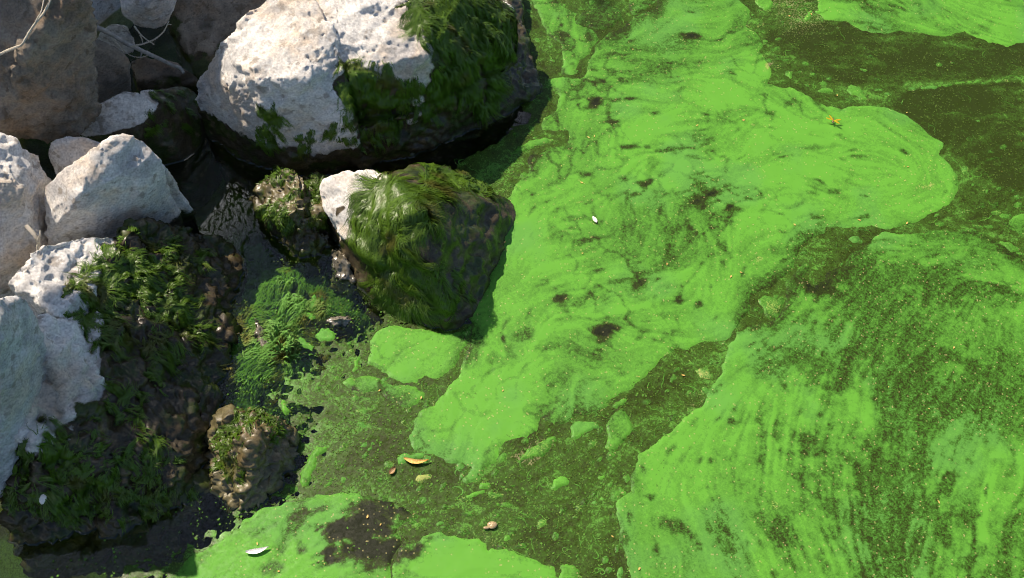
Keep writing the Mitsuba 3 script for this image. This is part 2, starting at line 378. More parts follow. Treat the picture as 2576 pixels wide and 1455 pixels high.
far_x = np.concatenate([[-40, -25, -15, -9, -6, -4, -3, -2.4], np.arange(-2, 2.2, .02), [2.6, 3.4, 5, 8, 14, 25, 40]])
far_y = np.concatenate([[-40, -20, -10, -5, -3, -2, -1.5], np.arange(-1.2, 1.8, .02), [2.2, 3, 4.5, 7, 12, 20, 40]])
put('lake_bed', plan_sheet(far_x, far_y, bed_height), 'mud', True, kind='structure', label='olive brown silty lake bed under shallow water')


def ripple(x, y):
    p = np.stack([x, y, x * 0], -1)
    return .0003 * (fbm(p * 6, 2, 51) - .5)


put('water', plan_sheet(far_x, far_y, ripple), 'water_surface', True, kind='structure', label='still murky lake water between boulders and algae mats')


# ------------------------------------------------------------------ boulders
ROCKS = {}


def hull(pts, base=-.16, inset=0.0):
    top = np.array([at(*p) for p in pts]) if abs(pts[0][1]) > 8 else np.array(pts)
    low = top.copy()
    low[:, 2] = np.minimum(base, top[:, 2] - .02)
    c = top.mean(0)
    low[:, :2] = c[:2] + (low[:, :2] - c[:2]) * (1 - inset)
    return m3.Manifold.hull_points(np.vstack([top, low]).astype(np.float64))


def boulder(name, lobes, seed, bsdf, label, cat='boulder', res=.006, soft=8, facet=.16, cell=.11, big=.016, mid=.010, small=.0035, line=.07, stain=0.0, base=-.22, band=.07, group=None, pit=.0, crack=0.0, lump=0.0, wet=(), dry=(), inset=0.0):
    body = None
    for pts in lobes:
        h = hull(pts, base, inset)
        body = h if body is None else body + h
    body = body.refine_to_length(res * 1.5)
    m = body.to_mesh()
    v, f = np.array(m.vert_properties[:, :3], float), np.array(m.tri_verts)
    tm = trimesh.Trimesh(v, f, process=True)
    v, f = np.array(tm.vertices), np.array(tm.faces)
    v = laplace(v, f, soft)
    n = vnormals(v, f)
    rg = np.random.default_rng(seed)
    lo, hi = v.min(0) - .1, v.max(0) + .1
    off = rg.uniform(0, 50, 3)
    warp = v + .05 * np.stack([fbm(v * 8 + off, 3, seed), fbm(v * 8 + off + 9, 3, seed + 1), fbm(v * 8 + off + 18, 3, seed + 2)], 1)
    cnt = int(np.prod((hi - lo) / cell)) + 4
    seeds, vec = rg.uniform(lo, hi, (cnt, 3)), rg.normal(0, 1, (cnt, 3))
    dd, idx = cKDTree(seeds).query(warp, k=2)
    d = facet * np.einsum('ij,ij->i', warp - seeds[idx[:, 0]], vec[idx[:, 0]]) * .5
    d = d + big * 2 * (fbm(v * 5 + off, 3, seed + 3) - .5)
    v = v + n * d[:, None]
    v = laplace(v, f, 2)
    n = vnormals(v, f)
    rid = 1 - np.abs(2 * fbm(v * 22 + off, 4, seed + 4) - 1)
    d = mid * 2 * (fbm(v * 16 + off, 4, seed + 5) - .5) - mid * .4 * sstep(.80, 1.0, rid)
    rough = sstep(.35, .65, fbm(v * 6 + off, 2, seed + 9))
    small = small * (.4 + .6 * (1 - sstep(.17, .25, v[:, 2]))) if lump and stain > 1 else small
    d = d + small * (.35 + 1.1 * rough) * 2 * (fbm(v * 62 + off, 3, seed + 6) - .5) + small * .7 * 2 * (meshkit.noise(v * 190 + off, seed + 7) - .5)
    if crack:
        e = dd[:, 1] - dd[:, 0]
        d = d - crack * (1 - sstep(.0, .006, e))
    if lump:
        d = d + lump * (1 - np.abs(2 * fbm(v * 15 + off, 3, seed + 14) - 1) * 2.2) * sstep(.3, .5, fbm(v * 5 + off, 2, seed + 15))
    if pit:
        d = d - pit * sstep(.72, .86, meshkit.noise(v * 45 + off, seed + 8)) * rough
    v = v + n * d[:, None]
    w = 1 - sstep(line - band * .5, line + band * .5, v[:, 2] + band * 1.2 * (fbm(v * 12 + off, 3, seed + 10) - .5))
    w = np.clip(w + stain * (fbm(v * 9 + off, 3, seed + 11) + .15), 0, 1)
    for spots, target in ((wet, 1.0), (dry, 0.0)):
        for x, y, z, r in spots:
            e = np.linalg.norm(v - at(x, y, z), axis=1) / r + .9 * (fbm(v * 17 + off, 3, seed + 13) - .5)
            w = w + (target - w) * (1 - sstep(.8, 1.2, e))
    uv = np.stack([w, fbm(v * 7 + off, 2, seed + 12)], 1)
    key = free(name)
    scene[key + '__stone'] = mikit.ply((v, f), bsdf, smooth=True, uv=uv)
    tell(key, label, cat, group)
    ROCKS[key] = (v, f, vnormals(v, f))
    return key


def on(key, x, y):
    """the spot of that boulder seen at a place of the photograph"""
    v, _, n = ROCKS[key]
    d = v - EYE
    w = d @ FWD
    sx, sy = (d[:, 0] / w / TX + 1) / 2 * 2576, (1 - (d @ UPV) / w / TY) / 2 * 1455
    r = np.hypot(sx - x, sy - y) + 1e5 * ((n * d).sum(1) > 0)
    near = np.argsort(r)[:12]
    return v[near[np.argmin(w[near])]]


def strands(key, spots, count, length, width, seed, bsdf='hair_algae', name='hair_algae', step=7, side=.6, lift=.002, down=1.0, thresh=.40, drift=(0, 0, 0), label=None):
    """filaments that root on a boulder and hang down its slope; spots: (x, y, radius in m, share)"""
    v, f, n = ROCKS[key]
    tree = cKDTree(v)
    rg = np.random.default_rng(seed)
    dens = np.zeros(len(v))
    for x, y, r, s in spots:
        c = on(key, x, y)
        dens = np.maximum(dens, s * (1 - sstep(.6, 1.15, np.linalg.norm(v - c, axis=1) / r + .9 * (fbm(v * 18, 3, seed) - .5))))
    dens *= sstep(thresh - .1, thresh + .1, fbm(v * 20 + 7, 3, seed + 1)) * (n[:, 2] > -.5) * ((v[:, 2] > -.02) | (key == 'lake_bed'))
    if dens.sum() == 0:
        return
    locks = max(8, count // 26)
    lk = rg.integers(0, locks, count)
    root = rg.choice(len(v), locks, p=dens / dens.sum())
    P = v[root][lk] + rg.normal(0, .0045, (count, 3))
    L = (length * rg.uniform(.35, 1.35, locks))[lk] * rg.uniform(.6, 1.1, count)
    rnd = np.clip(rg.beta(2, 2.2, locks)[lk] + rg.normal(0, .10, count), 0, 1)
    hgt = lift * rg.uniform(.3, 1.6, count) * (1 + 2.0 * sstep(.5, .75, fbm(P * 14, 2, seed + 5)))
    bias = rg.normal(0, .30, (locks, 3))[lk] + rg.normal(0, .05, (count, 3))
    verts, us = [], []
    prev = None
    for k in range(step + 1):
        t = k / step
        _, i = tree.query(P)
        nn = n[i]
        out = np.einsum('ij,ij->i', P - v[i], nn)
        P = P + nn * ((hgt * (.3 + math.sin(math.pi * min(t * .9 + .1, 1)))) - out)[:, None] * .75
        dirn = np.array([0, 0, -1.0]) * down + np.array(drift)
        sway = np.stack([fbm(P * 11 + 3, 2, seed + 3) - .5, fbm(P * 11 + 13, 2, seed + 4) - .5, P[:, 0] * 0], 1) * 2 * side
        dirn = dirn + sway + bias
        dirn = dirn - nn * (dirn * nn).sum(1, keepdims=True)
        dirn /= np.linalg.norm(dirn, axis=1, keepdims=True) + 1e-9
        if prev is not None:
            dirn = dirn * .6 + prev * .4
        prev = dirn
        wv = np.cross(dirn, nn)
        wv /= np.linalg.norm(wv, axis=1, keepdims=True) + 1e-9
        hw = (width * (1 - .75 * t) * .5)
        verts += [P - wv * hw, P + wv * hw + nn * hw * .5]
        us += [np.stack([np.full(count, t), rnd], 1)] * 2
        P = P + dirn * (L / step)[:, None]
    V = np.stack(verts, 1).reshape(-1, 3)
    V[:, 2] = np.maximum(V[:, 2], .0015 if key != 'lake_bed' else -1)
    U = np.stack(us, 1).reshape(-1, 2)
    m = 2 * (step + 1)
    q = np.concatenate([[[2 * k, 2 * k + 1, 2 * k + 3], [2 * k, 2 * k + 3, 2 * k + 2]] for k in range(step)])
    F = (np.arange(count)[:, None, None] * m + q[None]).reshape(-1, 3)
    put(f'{key}__{name}', (V, F), bsdf, True, U, kind='stuff', label=label)


MEN = []


def meniscus(key):
    """water creeping a few millimetres up the stone all along its waterline"""
    v, f, _ = ROCKS[key]
    sec = trimesh.Trimesh(v, f, process=False).section([0, 0, 1], [0, 0, .0012])
    if sec is None:
        return
    VV, FF, o = [], [], 0
    for loop in sec.discrete:
        if len(loop) < 12:
            continue
        p = np.array(loop)[:, :2]
        if np.linalg.norm(p[0] - p[-1]) < 1e-9:
            p = p[:-1]
        s = sg.Polygon(p)
        if s.area < 2e-4:
            continue
        if not s.exterior.is_ccw:
            p = p[::-1]
        t = np.roll(p, -3, 0) - np.roll(p, 3, 0)
        t /= np.linalg.norm(t, axis=1, keepdims=True) + 1e-9
        out = np.stack([t[:, 1], -t[:, 0]], 1)
        m = len(p)
        prof = [(-.002, .0030), (.0, .0022), (.001, .0012), (.0025, .0006), (.0045, -.0005)]
        for d, z in prof:
            VV.append(np.column_stack([p + out * d, np.full(m, z)]))
        for k in range(len(prof) - 1):
            a = o + k * m + np.arange(m)
            b = o + k * m + (np.arange(m) + 1) % m
            FF += [np.stack([a, b, b + m], 1)[:, ::-1], np.stack([a, b + m, a + m], 1)[:, ::-1]]
        o += m * len(prof)
    if VV:
        put('water__meniscus', (np.vstack(VV), np.vstack(FF)), 'meniscus', True)


R1 = boulder('boulder', [
    [(485, 210, .16), (560, 100, .29), (620, 45, .33), (700, -30, .36), (780, -20, .37), (850, 90, .35), (872, 190, .29), (890, 285, .22), (830, 325, .18), (700, 338, .16), (615, 325, .13), (548, 285, .14), (500, 250, .14), (760, 200, .33), (640, 200, .32)],
    [(800, -90, .36), (850, 40, .35), (1000, -80, .36), (1070, 10, .36), (1100, 60, .33), (1062, 130, .32), (1090, 170, .27), (1070, 205, .24), (960, 185, .27), (885, 190, .29), (1200, -30, .30), (1290, 20, .17), (1300, 120, .14), (1180, 120, .24)],
    [(780, -70, .35), (850, -70, .35), (900, 0, .35), (840, 40, .348), (820, 120, .325), (910, 110, .33), (872, 172, .285), (890, 195, .27)],
    [(600, 335, .02), (660, 375, .0), (700, 408, .0), (770, 430, .0), (900, 430, .0), (1000, 410, .0), (1150, 345, .0), (1290, 275, .0), (1355, 232, .0), (1345, 160, .02), (1320, 60, .04), (1300, -50, .06), (1230, 190, .13), (1100, 260, .15), (900, 330, .13), (700, 350, .07)]],
    101, 'rock_pale', 'largest boulder, pale and crusted, with dark green algae over its right side', res=.0048, soft=3, mid=.009, small=.0055, line=.10, band=.05, pit=.0015, crack=.003, wet=[(1200, 60, .29, .15), (1270, 150, .13, .17), (1140, 260, .12, .12), (960, 275, .18, .10), (885, 220, .25, .05)])
R2 = boulder('boulder', [
    [(800, 490, .12), (818, 455, .14), (860, 435, .16), (940, 430, .18), (1010, 460, .19), (1010, 560, .20), (960, 660, .13), (900, 650, .09), (830, 560, .08)],
    [(1000, 430, .17), (1070, 412, .14), (1130, 423, .11), (1220, 465, .06), (1285, 500, .02), (1300, 530, .0), (1285, 580, .0), (1255, 650, .0), (1230, 700, .0), (1190, 790, .0), (1148, 830, .0), (1080, 822, .0), (1000, 792, .0), (940, 765, .0), (905, 720, .0), (880, 680, .02), (850, 600, .06), (1000, 470, .23), (1040, 540, .26), (1085, 640, .20), (1125, 750, .10), (1140, 800, .04)]],
    202, 'rock_pale', 'mossy boulder at the middle with one bare white corner', res=.005, soft=3, facet=.10, mid=.008, small=.0034, line=.115, band=.03, stain=3, lump=.012, dry=[(850, 480, .14, .072), (880, 560, .12, .045), (900, 490, .16, .05), (825, 540, .10, .045), (930, 440, .17, .035), (835, 590, .06, .03)])
R3 = boulder('boulder', [
    [(625, 490, .05), (655, 450, .09), (700, 420, .12), (745, 420, .12), (765, 450, .12), (760, 520, .13), (700, 560, .09), (660, 540, .05)],
    [(760, 440, .08), (800, 432, .07), (835, 470, .08), (820, 560, .06), (760, 560, .08)],
    [(690, 570, .03), (760, 560, .07), (830, 590, .03), (835, 630, .0), (800, 645, .0), (750, 652, .0), (715, 610, .0)]],
    303, 'rock_wet', 'small lumpy algae covered boulder touching the left of the white cornered one', res=.0038, soft=2, mid=.016, small=.010, line=.05, stain=.4, cell=.07)
R4 = boulder('stone', [[(832, 620, .03), (868, 635, .05), (892, 690, .02), (890, 712, .0), (850, 706, .0), (832, 680, .0)]], 404, 'rock_glint',
             'small wet grey stone wedged against the left foot of the central mossy boulder', 'stone', res=.004, soft=3, mid=.008, small=.008, line=-.2, stain=.3, cell=.05, big=.004)
R5 = boulder('boulder', [
    [(103, 470, .30), (128, 440, .33), (230, 372, .38), (262, 362, .38), (280, 345, .38), (325, 333, .37), (368, 350, .35), (395, 395, .31), (395, 480, .215), (330, 440, .31), (300, 545, .165), (180, 592, .18), (115, 608, .20), (200, 490, .34)],
    [(395, 395, .28), (430, 455, .17), (460, 500, .10), (495, 545, .05), (430, 560, .05), (330, 550, .09)]],
    505, 'rock_pale', 'bright angular pale boulder above the long mossy slab', res=.005, soft=4, facet=.08, mid=.006, small=.0036, line=.08, band=.05, pit=.003, crack=.0012)
R6 = boulder('boulder', [[(108, 385, .26), (130, 345, .30), (185, 337, .32), (250, 345, .31), (290, 375, .28), (250, 420, .26), (150, 440, .24)]], 606, 'rock_pale',
             'small rounded pale boulder peeking out behind the bright angular one', soft=10, facet=.05, mid=.004, small=.002, line=-.1, base=-.05)
R7 = boulder('boulder', [[(-90, 340, .38), (0, 328, .40), (42, 345, .38), (88, 372, .34), (110, 420, .29), (108, 500, .26), (104, 600, .22), (80, 645, .20), (0, 700, .20), (-100, 720, .2), (-60, 480, .40), (40, 480, .36)]], 707, 'rock_pale',
             'rough pale grey boulder at the left edge beside the bright angular one', res=.0055, soft=6, mid=.014, small=.006, line=-.1, base=-.05, pit=.006)
R8 = boulder('boulder', [
    [(8, 710, .30), (60, 652, .32), (105, 616, .32), (160, 606, .30), (250, 592, .26), (330, 572, .22), (385, 558, .19), (480, 562, .12), (560, 585, .05), (592, 630, .0), (592, 690, .0), (582, 770, .0), (568, 850, .0), (560, 950, .0), (540, 1020, .0), (350, 760, .17), (200, 760, .26), (100, 760, .30), (250, 900, .20), (420, 900, .10)],
    [(105, 800, .30), (240, 840, .20), (120, 900, .28), (230, 1000, .19), (60, 1020, .26), (45, 1100, .24), (420, 900, .10), (545, 1010, .0), (525, 1120, .0), (520, 1180, .0), (490, 1240, .0), (425, 1292, .0), (335, 1325, .0), (200, 1340, .0), (100, 1355, .0), (18, 1362, .0), (22, 1290, .09), (150, 1280, .08), (330, 1240, .07), (440, 1150, .08), (300, 1080, .15)]],
    808, 'rock_pale', 'long algae covered slab sloping into the water at lower left', res=.0047, soft=3, mid=.016, small=.012, facet=.3, line=.225, band=.09, stain=3, lump=.016, dry=[(60, 690, .3, .12), (150, 640, .3, .10), (240, 605, .26, .05), (120, 740, .3, .09), (150, 850, .27, .10), (170, 930, .25, .08), (100, 1040, .26, .07), (90, 1110, .24, .045), (200, 790, .24, .05)])
R10 = boulder('boulder', [[(-120, 760, .56), (0, 738, .52), (62, 738, .44), (100, 790, .37), (112, 840, .32), (118, 890, .29), (100, 965, .27), (75, 1055, .25), (48, 1120, .22), (20, 1205, .17), (0, 1250, .14), (-60, 1330, .1), (-10, 830, .54), (-25, 930, .42), (-60, 1040, .27), (-140, 1000, .33)]], 1010, 'rock_grey',
              'cracked grey boulder at the left edge leaning against the long mossy slab', res=.0055, soft=8, facet=.08, mid=.009, small=.004, big=.004, line=-.1, base=.17, inset=.7, crack=.003, cell=.05)
R11 = boulder('boulder', [[(520, 1165, .0), (530, 1115, .02), (575, 1042, .06), (640, 1050, .08), (718, 1062, .06), (740, 1115, .0), (725, 1165, .0), (690, 1225, .0), (640, 1262, .0), (606, 1290, .0), (568, 1258, .0), (545, 1210, .0), (640, 1110, .11), (600, 1180, .06)]], 1111, 'rock_wet',
              'low wet brown boulder alone in the water right of the long slab', res=.0036, soft=2, mid=.018, small=.013, line=-.02, stain=.2, cell=.07, lump=.012)
R12 = boulder('stone', [[(820, 806, .0), (850, 788, .02), (888, 802, .0), (870, 823, .0), (835, 824, .0), (855, 802, .03)]], 1212, 'rock_glint',
              'tiny wet stone poking out left of the foot of the central mossy boulder', 'stone', res=.003, soft=2, mid=.007, small=.008, line=-.2, stain=.3, cell=.03, big=.003)
R13 = boulder('stone', [[(638, 798, .0), (646, 800, .008), (664, 848, .012), (690, 882, .0), (686, 898, .0), (664, 890, .0), (650, 850, .010)]], 1313, 'rock_glint',
              'narrow wet stone breaking the surface between two submerged weed beds', 'stone', res=.003, soft=2, mid=.006, small=.008, line=-.2, stain=.3, cell=.03, big=.003)
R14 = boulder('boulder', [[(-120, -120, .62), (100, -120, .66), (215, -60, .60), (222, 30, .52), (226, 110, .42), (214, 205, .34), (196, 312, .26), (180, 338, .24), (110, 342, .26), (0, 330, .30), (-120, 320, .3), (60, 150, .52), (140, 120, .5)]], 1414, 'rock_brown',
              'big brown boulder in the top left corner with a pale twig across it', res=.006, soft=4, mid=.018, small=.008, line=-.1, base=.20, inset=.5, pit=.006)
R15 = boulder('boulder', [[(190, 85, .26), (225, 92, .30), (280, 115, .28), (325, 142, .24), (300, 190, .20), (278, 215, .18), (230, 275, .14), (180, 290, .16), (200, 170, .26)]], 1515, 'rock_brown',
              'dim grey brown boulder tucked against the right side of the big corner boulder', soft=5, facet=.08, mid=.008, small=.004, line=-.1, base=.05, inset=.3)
R16 = boulder('boulder', [
    [(185, 310, .18), (222, 277, .21), (255, 244, .23), (300, 220, .24), (342, 217, .23), (388, 250, .18), (390, 300, .15), (350, 345, .14), (200, 360, .14)],
    [(342, 217, .20), (420, 212, .14), (480, 212, .10), (512, 250, .03), (528, 300, .0), (524, 332, .0), (497, 370, .0), (467, 403, .0), (420, 410, .0), (370, 380, .06), (350, 340, .12), (390, 270, .17)]],
    1616, 'rock_pale', 'shaded boulder, half pale and half dark wet, beside the small pool', soft=7, facet=.06, mid=.004, small=.0022, line=.155, band=.02)
R17 = boulder('boulder', [[(296, -40, .30), (300, 20, .28), (310, 48, .24), (326, 60, .22), (360, 48, .22), (400, 30, .24), (440, 15, .26), (460, -50, .3), (380, -10, .32)]], 1717, 'rock_pale',
              'rounded grey boulder at the top edge right of the corner boulder', soft=6, facet=.06, mid=.006, small=.004, line=-.1, base=.19, inset=.5)
R18 = boulder('stone', [[(236, 98, .16), (254, 68, .2), (277, 53, .22), (318, 60, .22), (334, 80, .18), (346, 104, .14), (318, 122, .12), (280, 118, .12)]], 1818, 'rock_pale',
              'small grey stone behind the long grey stick', 'stone', soft=6, facet=.05, mid=.004, small=.003, line=-.1, base=.10, inset=.4)
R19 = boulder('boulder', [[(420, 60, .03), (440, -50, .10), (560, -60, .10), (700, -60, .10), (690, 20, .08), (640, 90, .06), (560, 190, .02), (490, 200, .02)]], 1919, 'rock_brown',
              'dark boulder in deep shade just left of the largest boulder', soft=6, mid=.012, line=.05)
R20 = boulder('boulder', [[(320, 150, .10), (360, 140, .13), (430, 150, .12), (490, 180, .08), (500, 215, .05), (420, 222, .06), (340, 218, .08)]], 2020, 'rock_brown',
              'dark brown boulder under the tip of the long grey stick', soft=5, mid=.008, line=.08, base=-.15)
# unseen tall boulder added beyond the top left, shaped to shade the corner boulders
boulder('boulder', [[(-1.95, .6, .1), (-1.42, .65, .1), (-1.12, 1.6, .1), (-1.9, 2.2, .1), (-1.70, .63, 1.1), (-1.43, .60, 1.12), (-1.38, .74, 1.12), (-1.40, .98, 1.1), (-1.12, 1.28, 1.1), (-1.05, 1.6, 1.1), (-1.4, 2.2, 1.1), (-1.9, 2.2, 1.15), (-1.8, .85, 1.1)]], 2222, 'rock_pale',
        'added tall boulder out of view above the top left corner, there to cast shade', res=.02, soft=2, line=-1, base=-.1)

for k in (R1, R2, R3, R4, R8, R11, R12, R13, R16):
    meniscus(k)

# hair algae hanging on the stones
strands(R1, [(1130, 40, .11, 1), (1200, 90, .12, 1), (1250, 40, .10, .8), (1180, 160, .10, 1), (1220, 220, .07, .9), (1130, 180, .05, .6)], 14400, .075, 0.0019, 31, side=.7, lift=.003)
strands(R1, [(880, 185, .04, 1), (900, 230, .06, 1), (960, 240, .07, 1), (1030, 250, .07, 1), (1090, 255, .06, .8), (960, 290, .06, .7)], 8320, .055, 0.0017, 32, side=.5, lift=.002)
strands(R1, [(685, 300, .045, 1), (680, 335, .03, .8), (760, 345, .05, .4), (860, 345, .05, .5), (660, 355, .04, .7), (940, 360, .06, .25)], 2400, .035, 0.0017, 33, side=.6, lift=.002)
strands(R2, [(975, 470, .055, 1), (925, 560, .055, 1), (1000, 540, .08, 1), (930, 640, .06, 1), (990, 640, .08, 1), (970, 700, .06, .9), (1020, 470, .05, 1), (1020, 730, .06, .8)], 19000, .085, 0.0017, 34, side=.6, lift=.003, drift=(-.12, -.6, 0), down=.4, thresh=.33)
strands(R2, [(1090, 435, .05, 1), (1160, 445, .05, 1), (1090, 480, .05, .7), (1210, 470, .04, .5)], 4200, .070, 0.0017, 35, side=.7, lift=.002)
strands(R2, [(1060, 690, .04, .8), (1110, 760, .05, .7), (1020, 780, .05, .8), (1160, 700, .05, .35), (960, 755, .03, .6)], 3200, .045, 0.0016, 36, side=.6, lift=.002)
strands(R3, [(690, 450, .06, 1), (680, 520, .06, 1), (740, 500, .05, .6), (800, 470, .05, 1), (790, 540, .05, .7), (720, 560, .04, .6)], 5120, .030, 0.0016, 37, side=.8, lift=.002)
strands(R8, [(330, 650, .06, 1), (400, 645, .06, 1), (265, 730, .07, 1), (250, 800, .06, 1), (300, 830, .05, 1), (360, 590, .04, .6), (260, 700, .06, .9)], 6400, .050, 0.0019, 38, side=.8, lift=.003)
strands(R8, [(400, 730, .07, 1), (440, 790, .07, 1), (420, 860, .05, .6), (520, 850, .04, .4), (520, 640, .04, .4)], 4000, .048, 0.0017, 39, side=.9, lift=.003)
strands(R8, [(110, 1130, .06, 1), (80, 1190, .06, 1), (150, 1190, .07, 1), (290, 1180, .06, .7), (130, 1240, .04, .7), (350, 1010, .08, .3), (300, 1080, .08, .3)], 3600, .055, 0.0019, 40, side=.8, lift=.003)
strands(R8, [(60, 1260, .05, .6), (180, 1270, .06, .6), (290, 1250, .06, .6), (400, 1200, .06, .6), (440, 1240, .05, .5), (380, 1260, .05, .5)], 3520, .028, 0.0016, 41, side=.9, lift=.002)
strands(R11, [(570, 1085, .045, 1), (550, 1140, .045, 1), (640, 1055, .05, .9), (690, 1075, .04, .7), (590, 1180, .03, .5)], 2600, .032, 0.0016, 42, side=.8, lift=.002)
strands(R16, [(420, 230, .05, .5), (390, 300, .04, .6), (470, 260, .07, .3)], 800, .03, 0.0016, 43)

# weed on the sunken shoal, seen through the water
rg = np.random.default_rng(77)
BV, BF = plan_sheet(np.arange(-1.1, -.05, .012), np.arange(-.75, .45, .012), bed_height)
ROCKS['lake_bed'] = (BV, BF, vnormals(BV, BF))


def bed_strands(spots, count, length, seed, bsdf, drift):
    strands('lake_bed', spots, count, length, .0034, seed, bsdf, 'weed', step=5, side=1.3, lift=.012, down=.0, drift=drift, thresh=.28)


bed_strands([(650, 690, .14, 1), (720, 700, .13, 1), (800, 720, .12, .8), (640, 900, .14, 1), (720, 900, .13, 1), (700, 820, .12, .7), (820, 850, .1, .7), (640, 970, .1, 1), (760, 980, .1, .8), (620, 620, .1, .7), (560, 1010, .1, .8), (600, 960, .1, 1), (860, 770, .1, .8), (700, 620, .08, .6), (580, 760, .08, .8), (560, 900, .1, 1), (680, 940, .1, 1), (740, 960, .08, 1), (600, 1000, .1, 1), (620, 840, .1, .8)],
            42000, .045, 61, 'sunken_weed', (-.5, -.6, 0))

# ------------------------------------------------------------------ floating algae
def ragged(pts, amp=1.0, step=.004):
    p = xy(pts)
    ring = sg.LinearRing(p)
    n = max(12, int(ring.length / step))
    q = np.array([ring.interpolate(t * ring.length / n).coords[0] for t in range(n)])
    q3 = np.column_stack([q, q[:, 0] * 0])
    wob = lambda s, f: np.stack([fbm(q3 * f, 3, s) - .5, fbm(q3 * f, 3, s + 1) - .5], 1)
    q = q + amp * (.020 * wob(71, 28) + .009 * wob(73, 95))
    poly = sg.Polygon(q).buffer(0)
    return max(poly.geoms, key=lambda g: g.area) if poly.geom_type == 'MultiPolygon' else poly


def float_mesh(poly, z, rim, step, relief=.0012):
    rings = [poly.exterior] + list(poly.interiors)
    edge = np.vstack([np.array([r.interpolate(d).coords[0] for d in np.arange(0, r.length, step)]) for r in rings])
    inner = poly.buffer(-step * .9)
    x0, y0, x1, y1 = poly.bounds
    X, Y = np.meshgrid(np.arange(x0, x1, step), np.arange(y0, y1, step * .87))
    X[1::2] += step / 2
    g = np.stack([X.ravel(), Y.ravel()], 1)
    g = g[shapely.contains_xy(inner, g[:, 0], g[:, 1])]
    p = np.vstack([edge, g])
    tri = Delaunay(p + np.random.default_rng(3).normal(0, 1e-6, p.shape)).simplices
    c = p[tri].mean(1)
    tri = tri[shapely.contains_xy(poly, c[:, 0], c[:, 1])]
    a = np.cross(p[tri[:, 1]] - p[tri[:, 0]], p[tri[:, 2]] - p[tri[:, 0]])
    tri = np.where((a < 0)[:, None], tri[:, ::-1], tri)
    p3 = np.column_stack([p, p[:, 0] * 0])
    h = z + relief * (1.3 * (fbm(p3 * 40, 3, 81) - .5) + .25 * sample(STREAK, p))
    h[:len(edge)] = rim
    return np.column_stack([p, h]), tri


